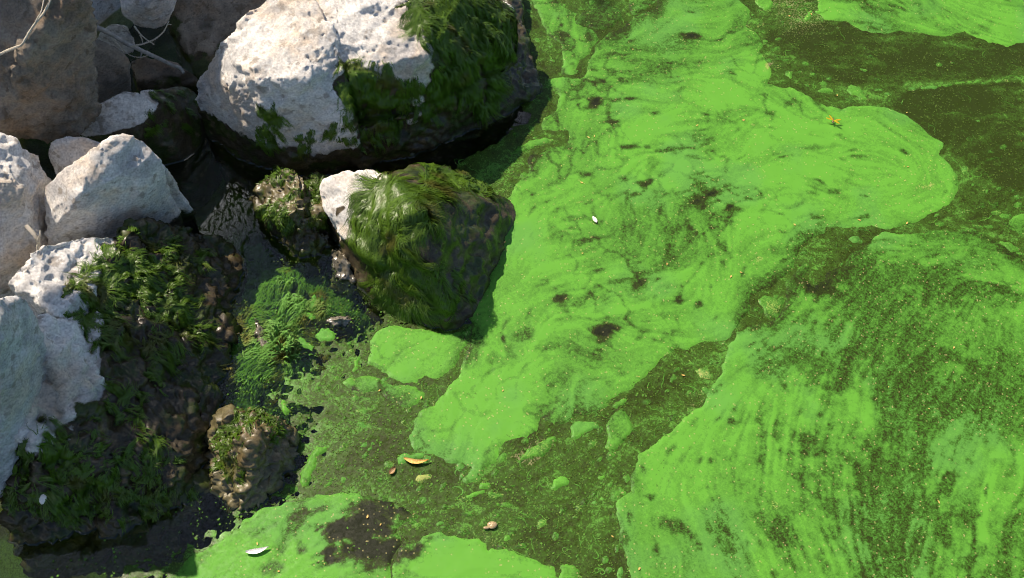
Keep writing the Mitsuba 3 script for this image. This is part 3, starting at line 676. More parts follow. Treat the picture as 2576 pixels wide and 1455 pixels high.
MATS = {
    'central': ([(1655, -80), (1655, 0), (1648, 23), (1621, 32), (1598, 43), (1565, 73), (1535, 83), (1508, 103), (1488, 140), (1475, 187), (1461, 197), (1415, 192), (1385, 197), (1371, 217), (1401, 227), (1405, 247), (1398, 280),
                 (1365, 293), (1365, 327), (1435, 333), (1431, 367), (1398, 370), (1368, 383), (1331, 390), (1321, 403), (1331, 427), (1321, 447), (1295, 467), (1270, 520), (1230, 600), (1200, 700), (1160, 780), (1195, 822),
                 (1183, 848), (1170, 885), (1163, 920), (1165, 942), (1131, 977), (1111, 997), (1081, 1027), (1047, 1053), (1041, 1080), (1031, 1103), (1044, 1130), (1100, 1150), (1150, 1165), (1180, 1180), (1191, 1183), (1170, 1203), (1144, 1217), (1204, 1217), (1217, 1183), (1251, 1170), (1251, 1130),
                 (1271, 1107), (1321, 1100), (1355, 1083), (1358, 1053), (1375, 1063), (1408, 1070), (1428, 1063), (1448, 1047), (1488, 1040), (1518, 1030), (1535, 1007), (1575, 983), (1601, 965), (1621, 942), (1655, 918),
                 (1681, 895), (1698, 878), (1711, 875), (1731, 895), (1745, 875), (1781, 862), (1821, 855), (1851, 828), (1868, 802), (1885, 768), (1888, 745), (1952, 718), (1975, 695), (1992, 672), (2005, 648), (2012, 625),
                 (2025, 613), (2049, 598), (2074, 588), (2075, 573), (2132, 576), (2165, 570), (2225, 577), (2272, 567), (2315, 552), (2355, 532), (2392, 512), (2405, 488), (2410, 483), (2405, 450), (2389, 413), (2365, 393),
                 (2375, 363), (2352, 350), (2315, 320), (2279, 290), (2232, 273), (2165, 267), (2119, 275), (2075, 267), (1999, 227), (1932, 213), (1940, 190), (1935, 175), (1921, 147), (1908, 133), (1916, 103), (1898, 78),
                 (1875, 67), (1888, 27), (1861, 3), (1850, -80)],
                'broad bright green algae mat stretching from the central mossy boulder across the middle'),
    'lower_right': ([(2225, 583), (2265, 588), (2325, 588), (2359, 582), (2405, 585), (2445, 578), (2479, 595), (2519, 618), (2565, 642), (2600, 655), (2760, 700), (2760, 1640), (1600, 1640), (1588, 1455), (1575, 1403), (1561, 1363),
                     (1555, 1323), (1551, 1263), (1588, 1237), (1588, 1203), (1591, 1177), (1608, 1150), (1638, 1127), (1661, 1107), (1688, 1087), (1721, 1053), (1755, 1030), (1768, 1017), (1775, 990), (1801, 970), (1818, 938),
                     (1821, 902), (1838, 868), (1855, 835), (1888, 822), (1932, 808), (1955, 800), (1975, 780), (1982, 745), (1979, 702), (1999, 685), (2032, 658), (2040, 672), (2025, 698), (2042, 723), (2055, 715), (2075, 698),
                     (2075, 682), (2119, 672), (2135, 645), (2162, 632), (2185, 612)],
                    'green algae mat filling the lower right with fine curved dark streaks'),
    'lower_left': ([(400, 1640), (410, 1500), (432, 1455), (438, 1444), (480, 1405), (552, 1356), (584, 1340), (627, 1308), (666, 1278), (711, 1268), (754, 1257), (801, 1250), (844, 1250), (884, 1246), (917, 1250), (951, 1257), (981, 1267),
                    (997, 1280), (1007, 1273), (1044, 1287), (1071, 1300), (1037, 1310), (1004, 1327), (1000, 1345), (1010, 1370), (985, 1400), (985, 1430), (1000, 1500), (1010, 1640)],
                   'bright algae mat at bottom left torn open by a ragged dark hole'),
    'bottom': ([(1001, 1375), (1054, 1363), (1067, 1350), (1107, 1340), (1144, 1347), (1164, 1357), (1197, 1353), (1224, 1363), (1231, 1380), (1244, 1373), (1288, 1390), (1325, 1403), (1365, 1420), (1395, 1432), (1410, 1500), (1420, 1640), (1030, 1640), (1005, 1500), (990, 1430)],
               'bright algae mat cut by the middle of the bottom edge'),
    'tongue': ([(930, 868), (937, 851), (955, 830), (997, 819), (1032, 823), (1077, 833), (1116, 840), (1155, 833), (1187, 818), (1174, 854), (1156, 896), (1143, 925), (1118, 942), (1099, 949), (1070, 946), (1049, 963), (1014, 963),
                (986, 953), (962, 935), (930, 914), (933, 889)], 'leaf shaped bright algae mat just below the central mossy boulder'),
    'hook': ([(860, 963), (881, 953), (909, 947), (944, 951), (962, 960), (985, 974), (1011, 966), (1042, 973), (1065, 986), (1070, 1002), (1054, 1023), (1032, 1030), (1000, 1021), (975, 1003), (950, 985), (920, 990), (880, 985)],
             'small hooked algae mat below the leaf shaped one'),
    'upper': ([(1325, -80), (1398, -80), (1398, 0), (1421, 20), (1451, 37), (1445, 53), (1465, 67), (1488, 77), (1504, 97), (1496, 117), (1472, 145), (1452, 163), (1445, 185), (1411, 187), (1415, 147), (1411, 110), (1375, 93), (1358, 53), (1345, 20)],
              'streaky algae mat at the top beside the right side of the largest boulder'),
    'far_right': ([(2040, -80), (2055, 0), (2059, 33), (2072, 50), (2119, 53), (2149, 67), (2185, 80), (2232, 85), (2265, 80), (2292, 77), (2332, 88), (2365, 95), (2412, 87), (2425, 80), (2452, 93), (2485, 107), (2539, 118), (2576, 107), (2760, 90), (2760, -80)],
                  'hazy thin algae mat in the top right corner'),
    'right_edge': ([(2532, 575), (2536, 560), (2550, 545), (2576, 538), (2700, 535), (2700, 600), (2565, 588)], 'small algae mat cut by the right edge at mid height'),
    'top_strip': ([(1578, 20), (1590, -60), (1660, -60), (1645, 8), (1620, 28), (1600, 38), (1585, 36)], 'narrow algae mat tucked beside the broad one at the top edge'),
}
PLANS = {}
for name, (pts, label) in MATS.items():
    poly = ragged(pts)
    for other, _ in PLANS.values():
        poly = poly.difference(other.buffer(.003))
    if poly.geom_type != 'Polygon':
        poly = max(poly.geoms, key=lambda g: g.area)
    PLANS[name] = (poly, label)
for name, (poly, label) in PLANS.items():
    v, f = float_mesh(poly, .0026, .0012, .0046, .0010)
    cov = sample(COVER, v[:, :2])
    rim = cKDTree(np.array(poly.exterior.coords)).query(v[:, :2])[0]
    v3 = np.column_stack([v[:, :2], v[:, 0] * 0])
    frayed = (1 - sample(SOLID, v[:, :2])) * sstep(.54, .72, fbm(v3 * 4, 2, 65))
    cov = cov - .48 * frayed * (1 - sstep(.0, .075 * (.3 + fbm(v3 * 16, 3, 66)), rim)) * (.55 + .9 * fbm(v3 * 30, 3, 67))
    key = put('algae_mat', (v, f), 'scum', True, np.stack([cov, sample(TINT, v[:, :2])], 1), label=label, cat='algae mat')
ALL = shapely.union_all([p for p, _ in PLANS.values()])

PATCHES = [
    ('thin pale green algae strip under the yellow leaf', [(1000, 1143), (1020, 1138), (1060, 1136), (1085, 1140), (1060, 1150), (1020, 1160), (1002, 1165)], 0),
    ('bent green algae strip right of the low wet brown boulder', [(750, 1230), (755, 1190), (775, 1150), (800, 1125), (825, 1118), (832, 1128), (800, 1160), (782, 1185), (772, 1225)], 0),
    ('pale tapered algae raft in the channel above the bottom mat', [(1298, 1164), (1320, 1140), (1360, 1115), (1400, 1100), (1408, 1113), (1380, 1135), (1330, 1160)], .35),
    ('large pale algae raft in the diagonal channel', [(1512, 1128), (1530, 1090), (1525, 1055), (1545, 1033), (1570, 1032), (1585, 1050), (1600, 1080), (1575, 1100), (1560, 1125), (1535, 1142)], .35),
    ('green algae raft at the rim of the broad mat beside the channel', [(1428, 1080), (1440, 1065), (1470, 1060), (1500, 1058), (1515, 1075), (1490, 1085), (1450, 1110), (1438, 1108)], 0),
    ('small bright oval algae raft at the upper edge of the diagonal channel', [(1535, 1022), (1545, 1012), (1575, 1003), (1580, 1010), (1565, 1022), (1545, 1030)], 0),
    ('leaf shaped algae raft over the submerged weed', [(768, 778), (775, 757), (795, 740), (797, 765), (788, 785), (775, 786)], .1),
    ('short algae raft under the leaf shaped one over the weed', [(765, 790), (775, 786), (795, 797), (790, 806), (770, 797)], .1),
    ('fuzzy algae ring floating over the weed', [(733, 862), (738, 850), (752, 845), (770, 860), (788, 875), (783, 885), (755, 878), (738, 875)], .2),
    ('slim upright algae strip left of the leaf shaped mat', [(886, 932), (892, 905), (905, 893), (912, 898), (902, 920), (892, 938)], .1),
    ('little blunt algae raft above the low wet boulder', [(705, 1012), (715, 1005), (722, 1015), (728, 1032), (715, 1038), (707, 1025)], 0),
    ('round ended algae drip left of the broad mat', [(895, 1068), (900, 1060), (915, 1061), (920, 1072), (945, 1078), (920, 1080), (902, 1077)], 0),
    ('pale round algae raft above the slim upright strip', [(796, 842), (808, 828), (828, 828), (845, 850), (835, 862), (805, 860)], .15),
    ('tan dead algae patch right of the curled brown leaf', [(1038, 1208), (1045, 1195), (1060, 1190), (1082, 1190), (1080, 1200), (1055, 1212)], .8),
    ('long algae sliver above the bottom mat', [(1134, 1257), (1150, 1248), (1190, 1238), (1228, 1230), (1236, 1236), (1200, 1250), (1160, 1258)], .1),
    ('small algae raft touching the lower tip of the broad mat', [(1200, 1228), (1212, 1215), (1228, 1213), (1240, 1222), (1220, 1232)], .2),
    ('short algae raft at the corner below the broad mat', [(1262, 1168), (1275, 1157), (1298, 1150), (1300, 1160), (1280, 1168)], .1),
    ('tiny round algae disc below the small snail shell', [(1266, 1352), (1272, 1346), (1282, 1348), (1284, 1358), (1275, 1364), (1267, 1360)], .1),
    ('round algae scrap inside the dark hole', [(869, 1385), (876, 1376), (890, 1374), (893, 1384), (884, 1390)], 0),
    ('pale oval algae raft in the upper right channel', [(2050, 230), (2060, 225), (2085, 224), (2106, 228), (2098, 234), (2070, 235)], .1),
    ('fan shaped algae raft right of the pale oval one', [(2126, 225), (2140, 215), (2160, 220), (2172, 240), (2180, 255), (2165, 255), (2140, 240)], .1),
    ('short algae raft above the pale oval one', [(1976, 190), (1985, 180), (1998, 182), (1996, 198), (1984, 202)], .1),
    ('narrow algae streamer below the right side of the largest boulder', [(1280, 388), (1300, 374), (1330, 358), (1370, 347), (1395, 348), (1392, 357), (1350, 372), (1310, 388)], .15),
    ('mottled brownish algae raft between the broad mat and the lower right mat', [(1900, 752), (1920, 742), (1955, 752), (1978, 745), (1970, 790), (1955, 802), (1925, 795), (1915, 775)], .55),
    ('tan algae smear near the top of the diagonal channel', [(1740, 935), (1760, 925), (1785, 940), (1790, 955), (1765, 955)], .9),
    ('curved algae raft low in the diagonal channel', [(1380, 1235), (1395, 1210), (1420, 1198), (1440, 1203), (1435, 1218), (1405, 1235), (1390, 1250)], .1),
    ('green algae raft right of the curved one', [(1490, 1210), (1505, 1195), (1535, 1188), (1552, 1192), (1530, 1203), (1505, 1210)], 0),
    ('comma shaped algae raft at the edge of the lower right mat', [(1503, 1255), (1512, 1243), (1530, 1242), (1525, 1250), (1514, 1262), (1512, 1280), (1505, 1275)], 0),
    ('dull disc of algae left of the comma shaped raft', [(1480, 1265), (1488, 1258), (1502, 1262), (1500, 1272), (1487, 1274)], .45),
    ('pointed algae shred on the left rim of the lower right mat', [(1553, 1225), (1560, 1228), (1572, 1245), (1566, 1258), (1555, 1250)], 0),
    ('second pointed algae shred lower on that rim', [(1532, 1292), (1545, 1292), (1556, 1300), (1555, 1315), (1545, 1312)], 0),
    ('small algae raft at the bottom edge in the channel', [(1408, 1430), (1415, 1420), (1450, 1428), (1462, 1440), (1450, 1475), (1410, 1475)], 0),
    ('upright algae raft at the bottom of the diagonal channel', [(1545, 1450), (1550, 1430), (1565, 1420), (1572, 1440), (1560, 1470), (1548, 1475)], 0),
    ('long pale algae ribbon on the dark water at upper right', [(2290, 229), (2330, 219), (2400, 209), (2455, 203), (2465, 206), (2455, 210), (2390, 217), (2330, 228)], .25),
    ('dot of algae at the end of the pale ribbon', [(2497, 206), (2505, 203), (2515, 205), (2512, 211), (2500, 211)], .15),
    ('pale algae raft near the right edge above the lower right mat', [(2510, 600), (2530, 605), (2560, 620), (2568, 635), (2545, 635), (2520, 620)], .25),
    ('little algae raft in the notch of the lower right mat', [(2130, 600), (2142, 594), (2160, 600), (2158, 612), (2140, 612)], .1),
    ('algae raft at the top edge between dark water and the broad mat', [(1880, -40), (1925, -40), (1940, 8), (1938, 22), (1918, 28), (1900, 10)], 0),
    ('drop shaped algae raft under the top edge at right', [(2022, 45), (2030, 30), (2046, 30), (2046, 45), (2032, 54)], .1),
    ('long algae raft left of the hazy top right mat', [(2045, 35), (2060, 25), (2085, 20), (2082, 30), (2062, 38)], .1),
    ('dull algae curl in the dark notch at the top', [(1438, 60), (1470, 30), (1520, 15), (1556, 22), (1566, 45), (1545, 68), (1505, 78), (1480, 70)], .1),
]
for label, pts, t in PATCHES:
    poly = ragged(pts, 1.1, .003)
    v, f = float_mesh(poly, .0036, .0004, .004, .0008)
    cov = np.clip(sample(COVER, v[:, :2]) * .5 + .34 - .12 * (t > .3) + .35 * sample(FZ, v[:, :2]), 0, 1)
    if 'dull algae curl' in label:
        cov = cov - .38
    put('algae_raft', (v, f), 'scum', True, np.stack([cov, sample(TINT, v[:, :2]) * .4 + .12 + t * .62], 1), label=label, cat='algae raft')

# thin film of loose algae in the channels: one skin with openings over clear water
CLEAR = [[(1930, 80), (1985, 66), (2060, 50), (2119, 52), (2185, 78), (2265, 78), (2365, 93), (2452, 90), (2539, 115), (2760, 90), (2760, 175), (2576, 190), (2459, 203), (2365, 211), (2232, 213), (2139, 213), (2099, 193), (2042, 160), (1975, 127), (1925, 100)],
         [(2235, 270), (2282, 232), (2332, 218), (2465, 212), (2580, 208), (2760, 205), (2760, 520), (2620, 505), (2576, 485), (2492, 460), (2432, 417), (2389, 377), (2352, 347), (2315, 317), (2279, 287)]]
FILM = sg.Polygon(xy([(1300, -120), (2800, -120), (2800, 1680), (180, 1680), (180, 1480), (300, 1440), (420, 1395), (520, 1345), (590, 1300), (660, 1270), (720, 1210), (738, 1120), (720, 1040), (745, 980), (800, 950), (870, 900), (905, 860), (930, 815), (980, 790), (1140, 780), (1200, 720), (1270, 560), (1200, 470), (1130, 440), (1180, 400), (1260, 350), (1330, 300), (1300, 240)]))
film = ragged(list(zip(*[iter([1300, -120, 2800, -120, 2800, 1680, 180, 1680, 180, 1480, 300, 1440, 420, 1395, 520, 1345, 590, 1300, 660, 1270, 720, 1210, 738, 1120, 720, 1040, 690, 1030, 660, 1000, 720, 960, 780, 900, 800, 850, 850, 860, 905, 835, 930, 815, 980, 790, 1140, 780,
                               1200, 720, 1270, 560, 1200, 470, 1130, 440, 1180, 400, 1260, 350, 1330, 300, 1300, 240])] * 2)), 2.2)
lace = np.random.default_rng(17)               # the film tears into lace towards the shoal
edge = np.array([film.exterior.interpolate(d).coords[0] for d in np.arange(0, film.exterior.length, .004)])
edge = edge[(edge[:, 0] < .02) & (edge[:, 0] > -.8) & (edge[:, 1] < .16) & (edge[:, 1] > -.85)]
rips = []
for _ in range(520):
    c = edge[lace.integers(len(edge))] + lace.normal(0, .032, 2)
    a = np.arange(9) * 2 * np.pi / 9
    rips.append(sg.Polygon(c + np.column_stack([np.cos(a) * lace.uniform(.5, 1.6), np.sin(a)]) * (lace.uniform(.002, .013) * lace.uniform(.6, 1.3, 9))[:, None]).buffer(0))
film = film.difference(shapely.union_all(rips)).difference(ALL.buffer(-.012))
FC = .28 + .11 * STREAK + .45 * (fbm(G3 * 14, 3, 91) - .5) + .40 * (fbm(G3 * 38, 3, 92) - .5) + .30 * sstep(.84, .97, RIDGES) - .16 * sstep(.84, .97, np.roll(RIDGES, 2, 0))
for x, y, rx, ry, a, d in [(1390, 60, 30, 80, 80, -.15), (2450, 520, 60, 60, 0, -.15), (1400, 330, 60, 40, 0, .15), (1280, 420, 80, 40, -30, .1), (520, 1390, 200, 40, -30, .35), (640, 1300, 120, 30, -25, .2), (660, 700, 60, 60, 0, .22), (800, 740, 50, 30, 0, .1), (640, 980, 90, 50, -10, .32), (720, 960, 60, 40, 0, .2), (780, 830, 50, 60, 0, .12), (850, 1060, 120, 70, -20, .18), (800, 980, 80, 50, -20, .25),
                           (2150, 240, 120, 26, 10, .22), (2400, 207, 190, 9, -3, .34), (2280, 226, 60, 10, -10, .25), (950, 1130, 60, 50, -20, -.2), (1640, 990, 80, 30, -40, -.12), (1480, 1170, 80, 30, -40, -.12), (1400, 1340, 100, 40, -30, -.08), (1000, 1240, 120, 30, -10, .05), (2100, 640, 60, 40, -40, -.05), (900, 830, 50, 30, -20, .3)]:
    FC += d * blob(x, y, rx, ry, a, .8, .6)
for c in CLEAR:
    q = ragged(c, .8)
    FC -= .30 * gaussian_filter(shapely.contains_xy(q, gx, gy).astype(float), .8) * (1 - .25 * STREAK.clip(-1, 1))
skins = []
for g in (film.geoms if film.geom_type == 'MultiPolygon' else [film]):
    if g.area < 1.5e-5:
        continue
    v, f = float_mesh(g, .0012, .0007, .006 if g.area > .1 else .0035, .0002)
    skins.append((v, f))
if skins:
    v, f = np.vstack([a for a, _ in skins]), np.vstack([b + sum(len(a) for a, _ in skins[:i]) for i, (_, b) in enumerate(skins)])
    put('algae_film', (v, f), 'film', True, np.stack([sample(FC, v[:, :2]), sample(TINT, v[:, :2]) * .8 + .2 * sample(W_CLOUD, v[:, :2])], 1), kind='stuff', label='thin grainy film of loose algae filling the channels between the mats')

# loose flecks of algae drifting on the open water and at the ragged rims
rg = np.random.default_rng(9)


def flecks(n, keep, size, bsdf, z, name, label):
    p = np.column_stack([rg.uniform(-1.5, 1.85, n), rg.uniform(-.9, 1.25, n)])
    p = p[rg.uniform(0, 1, n) < keep(p)]
    m = len(p)
    s = size * rg.uniform(.4, 1.5, m)
    a = rg.uniform(0, math.pi, m)
    el = rg.uniform(.35, 1, m)
    k = np.array([[1, 0], [.3, .9], [-.8, .5], [-.7, -.6], [.4, -.9]])
    ox, oy = k[:, 0][None] * s[:, None], k[:, 1][None] * (s * el)[:, None]
    X = p[:, :1] + ox * np.cos(a)[:, None] - oy * np.sin(a)[:, None]
    Y = p[:, 1:] + ox * np.sin(a)[:, None] + oy * np.cos(a)[:, None]
    Z = np.broadcast_to((z + rg.uniform(0, .0007, m))[:, None], X.shape)
    tilt = rg.normal(0, .0003, X.shape)
    V = np.stack([X, Y, Z + tilt], -1).reshape(-1, 3)
    F = (np.arange(m)[:, None, None] * 5 + np.array([[0, 1, 2], [0, 2, 3], [0, 3, 4]])[None]).reshape(-1, 3)
    put(name, (V, F), bsdf, kind='stuff', label=label)


inside = lambda poly, p: shapely.contains_xy(poly, p[:, 0], p[:, 1])
LENS = shapely.union_all([sg.Polygon(xy(c)).buffer(0) for c in CLEAR])
SHOAL = sg.Polygon(xy([(560, 600), (640, 560), (830, 640), (930, 760), (930, 850), (860, 930), (740, 1010), (560, 1020), (570, 850)]))


def keep_open(p):
    r = fbm(np.column_stack([p * 12, p[:, 0] * 0]), 3, 93)
    on_mat = inside(ALL, p)
    return np.where(on_mat, 0.0, np.where(inside(LENS, p), .34 * (.4 + 1.1 * r), np.where(inside(SHOAL, p), .55 * sstep(.45, .65, r), np.where(inside(FILM, p), .25, .10 * sstep(.5, .7, r) * (p[:, 0] > -.75) * (p[:, 1] < .4)))))


flecks(230000, keep_open, .0016, 'fleck', .0024, 'algae_flecks', 'fine green algae flecks scattered over the open water')
def keep_rim(p):
    r = fbm(np.column_stack([p * 14, p[:, 0] * 0]), 3, 95)
    d = shapely.distance(film, shapely.points(p))
    ok = (p[:, 0] > -1.0) & (p[:, 1] < .02)
    return np.where(ok, (1 - sstep(.0, .16, d + .16 * (r - .5))) * .8, 0)


flecks(42000, keep_rim, .0024, 'clot', .0018, 'algae_clots', 'loose green algae clots thinning out towards the dark pool')
flecks(1200, lambda p: np.where(inside(ALL, p), .16, .02) * (p[:, 0] > -.6), .0017, 'fleck_yellow', .0066, 'seed_bits', 'tiny yellow seed bits sprinkled over the algae')

def scraps(n_blob, n_curl, seed):
    r = np.random.default_rng(seed)
    V, F, U, o = [], [], [], 0
    while n_blob + n_curl > 0:
        p = np.array([r.uniform(-.6, 1.6), r.uniform(-.8, 1.15)])
        if not shapely.contains_xy(film, *p) or shapely.contains_xy(ALL, *p) or (shapely.contains_xy(LENS, *p) and r.uniform() < .85):
            continue
        if n_blob > 0:
            n_blob -= 1
            k = 18
            a = np.arange(k) * 2 * np.pi / k
            sz = r.uniform(.003, .009)
            rad = sz * (1 + .9 * (fbm(np.column_stack([np.cos(a) * 1.7 + 9 * o, np.sin(a) * 1.7, a * 0]), 2, seed) - .5))
            i, j = np.clip(int((p[1] - GY0) / GS), 0, GH - 1), np.clip(int((p[0] - GX0) / GS), 0, GW - 1)
            t = np.array([UX[i, j], UY[i, j]])
            q = p + np.outer(rad * np.cos(a) * r.uniform(1, 2.2), t) + np.outer(rad * np.sin(a), [-t[1], t[0]])
            V.append(np.vstack([np.column_stack([q, np.full(k, .0012)]), [[*p, .0027]]]))
            F.append(np.stack([np.arange(k), (np.arange(k) + 1) % k, np.full(k, k)], 1) + o)
            c = r.uniform(.35, .68)
            U.append(np.column_stack([np.append(np.full(k, c - .15), c), np.full(k + 1, r.choice([.3, .3, .4, .5, .72]))]))
            o += k + 1
        else:
            n_curl -= 1
            m, w = r.integers(6, 20), r.uniform(.0005, .0015)
            th, bend = r.uniform(0, 6.3), r.normal(0, .16)
            pts = [p]
            for _ in range(m):
                th += bend + r.normal(0, .4)
                pts.append(pts[-1] + .0035 * np.array([math.cos(th), math.sin(th)]))
            q = np.array(pts)
            t = np.gradient(q, axis=0)
            t /= np.linalg.norm(t, axis=1, keepdims=True)
            nrm = np.column_stack([-t[:, 1], t[:, 0]]) * (w * np.sin(np.linspace(.15, 2.9, len(q))))[:, None]
            V.append(np.column_stack([np.stack([q - nrm, q + nrm], 1).reshape(-1, 2), np.full(2 * len(q), .0021)]))
            k = np.arange(len(q) - 1) * 2
            F.append(np.vstack([np.stack([k, k + 3, k + 1], 1), np.stack([k, k + 2, k + 3], 1)]) + o)
            U.append(np.tile([[r.uniform(.35, .7), r.choice([.3, .4, .7])]], (2 * len(q), 1)))
            o += 2 * len(q)
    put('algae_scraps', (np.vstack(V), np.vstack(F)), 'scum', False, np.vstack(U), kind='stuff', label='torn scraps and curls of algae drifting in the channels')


scraps(300, 240, 44)

# ------------------------------------------------------------------ leaves, shell, insect, twigs, litter
def leaf(x, y, length, width, angle, bsdf, label, cat='leaf', curl=.15, bend=.0, z=.007, name='floating_leaf', group=None, n=10):
    t = np.linspace(0, 1, n)
    w = width * .5 * np.sin(np.pi * np.clip(t * .97 + .03, 0, 1) ** .8) ** .8
    w[-1] *= .12
    rows = []
    for j, s in enumerate(np.linspace(-1, 1, 5)):
        px = (t - .5) * length
        py = bend * length * np.sin(np.pi * t) + s * w
        pz = z + curl * width * (s * s) + .10 * length * curl * (t - .5) ** 2 * 4
        rows.append(np.column_stack([px, py, pz]))
    top = np.stack(rows, 1).reshape(-1, 3)
    low = top - [0, 0, .0007]
    q = [(i * 5 + j, (i + 1) * 5 + j, (i + 1) * 5 + j + 1, i * 5 + j + 1) for i in range(n - 1) for j in range(4)]
    F = np.array([[a, b, c] for a, b, c, d in q] + [[a, c, d] for a, b, c, d in q])
    m = len(top)
    edge = [i * 5 for i in range(n)] + [(n - 1) * 5 + j for j in range(1, 5)] + [i * 5 + 4 for i in range(n - 2, -1, -1)] + [3, 2, 1]
    S = []
    for a, b in zip(edge, edge[1:] + edge[:1]):
        S += [[a, a + m, b + m], [a, b + m, b]]
    V = np.vstack([top, low])
    F = np.vstack([F, F[:, ::-1] + m, S])
    c, s_ = math.cos(angle), math.sin(angle)
    V[:, :2] = V[:, :2] @ np.array([[c, s_], [-s_, c]])
    V[:, :2] += at(x, y)[:2]
    return put(name, (V, F), bsdf, label=label, cat=cat, group=group)


leaf(1495, 556, .024, .010, math.radians(115), 'leaf_white', 'white oval leaf on the broad bright mat')
leaf(1048, 1160, .058, .0115, math.radians(-4), 'leaf_yellow', 'slender yellow leaf with a curved tip below the broad mat', bend=-.12, curl=.3)
leaf(649, 1387, .050, .012, math.radians(14), 'leaf_white', 'slender pale leaf on the bottom left mat', bend=-.08, curl=.3)
leaf(988, 1187, .022, .013, math.radians(55), 'leaf_brown', 'small curled brown leaf below the yellow leaf', curl=.25, z=.004)
bits = np.random.default_rng(15)
for x, y in [(1270, 612), (1465, 640), (1495, 345), (1463, 462), (1870, 305), (1753, 318), (1608, 1433), (1718, 947), (1838, 698), (1863, 688), (1678, 667), (2280, 286), (2283, 422), (2398, 877), (2360, 1265), (1540, 1352), (1998, 568), (2280, 564),
             (2160, 556), (1480, 348), (925, 1302), (958, 1322), (702, 1440), (1060, 1003), (955, 985), (1265, 985), (648, 1370), (2105, 242), (2040, 38), (1985, 43)]:
    leaf(x, y, bits.uniform(.005, .010), bits.uniform(.0025, .0045), bits.uniform(0, 3), 'fleck_yellow', 'tiny orange yellow leaf fragment lying on the algae', 'leaf fragment', .12, z=.0048, name='leaf_fragment', group='orange yellow leaf fragments', n=5)

sh = trimesh.creation.icosphere(3, .0088)
ang = np.arctan2(sh.vertices[:, 1], sh.vertices[:, 0])
sh.vertices *= (1 + .12 * np.cos(ang - .5) + .05 * np.sin(3 * ang))[:, None] * np.array([1.25, 1.0, .55])
tip = trimesh.creation.icosphere(2, .0045)
tip.vertices = tip.vertices * [1.5, .8, .7] + [-.012, -.006, 0]
sv = trimesh.util.concatenate([sh, tip])
sv.vertices += at(1237, 1325) + np.array([0, 0, .006])
put('snail_shell', sv, 'shell', True, label='small tan snail shell in the channel above the bottom mat', cat='snail shell')

lit = trimesh.creation.icosphere(2, .008)
lit.vertices = lit.vertices * [.9, 1.5, .5] * (1 + .35 * (meshkit.noise(lit.vertices * 300, 3) - .5))[:, None] + on(R8, 123, 1252) + [0, 0, .004]
put('litter_scrap', lit, 'leaf_white', True, label='white scrap of litter on the foot of the long slab', cat='litter')


def tube(points, r0, r1, sides=7, wob=.0, seed=0):
    p = np.array(points, float)
    s = np.concatenate([[0], np.cumsum(np.linalg.norm(np.diff(p, axis=0), axis=1))])
    n = max(8, int(s[-1] / max(.008, r0 * 1.2)))
    t = np.linspace(0, s[-1], n)
    q = np.stack([np.interp(t, s, p[:, k]) for k in range(3)], 1)
    for _ in range(2):
        q[1:-1] = (q[:-2] + 2 * q[1:-1] + q[2:]) / 4
    q = q + wob * (np.stack([fbm(q * 40 + 5 * k, 2, seed) for k in range(3)], 1) - .5)
    d = np.gradient(q, axis=0)
    d /= np.linalg.norm(d, axis=1, keepdims=True)
    a = np.cross(d, [0.13, .2, 1.0])
    a /= np.linalg.norm(a, axis=1, keepdims=True)
    b = np.cross(d, a)
    r = (np.linspace(r0, r1, n) * (.85 + .3 * meshkit.noise(q * 60, seed)))[:, None, None]
    an = np.arange(sides) * 2 * np.pi / sides
    V = (q[:, None] + r * (np.cos(an)[None, :, None] * a[:, None] + np.sin(an)[None, :, None] * b[:, None])).reshape(-1, 3)
    i, j = np.meshgrid(np.arange(n - 1), np.arange(sides), indexing='ij')
    A, B = (i * sides + j).ravel(), (i * sides + (j + 1) % sides).ravel()
    F = np.vstack([np.stack([A, B, B + sides], 1), np.stack([A, B + sides, A + sides], 1)])
    V = np.vstack([V, q[:1], q[-1:]])
    m = n * sides
    k = np.arange(sides)
    F = np.vstack([F, np.stack([k, k * 0 + m, (k + 1) % sides], 1)[:, ::-1], np.stack([m - sides + k, k * 0 + m + 1, m - sides + (k + 1) % sides], 1)])
    return V, F


def join(parts):
    V, F, o = [], [], 0
    for v, f in parts:
        V.append(v)
        F.append(f + o)
        o += len(v)
    return np.vstack(V), np.vstack(F)


w14 = [on(R14, x, y) + [0, 0, .012] for x, y in [(4, 158), (33, 135), (50, 122), (76, 94), (90, 77), (115, 54), (134, 20), (148, 2)]]
put('pale_twig', join([tube([w14[0] + [-.05, -.04, .01]] + w14 + [w14[-1] + [.02, .05, .02]], .0036, .0024, wob=.004),
                       tube([w14[4], on(R14, 100, 56) + [0, 0, .016], on(R14, 118, 34) + [0, 0, .016], on(R14, 134, 8) + [0, 0, .016]], .0018, .0012, wob=.003)]),
    'twig_pale', 40, label='long thin pale twig lying across the brown corner boulder', cat='twig')
st = [at(x, y, z) for x, y, z in [(205, 55, .36), (224, 64, .34), (256, 74, .32), (294, 95, .29), (332, 115, .27), (358, 128, .25), (396, 146, .22), (434, 164, .19), (457, 171, .17), (462, 183, .165)]]
put('stick', join([tube(st, .0078, .0045, 8, wob=.008), tube([st[5], st[5] + [-.01, -.004, -.02]], .003, .002)]), 'twig_grey', 40, label='long grey stick wedged behind the corner boulder, pointing at the largest boulder', cat='stick')
tw = [at(x, y, z) for x, y, z in [(330, 117, .27), (358, 112, .28), (383, 102, .29), (408, 87, .31), (418, 68, .33), (425, 54, .345)]]
put('thin_twig', join([tube(tw, .0025, .0015, wob=.004), tube([tw[4] + (tw[5] - tw[4]) * .5, at(430, 62, .34)], .0016, .0012)]), 'twig_pale', 40, label='thin bent twig with a sunlit tip rising above the grey stick', cat='twig')
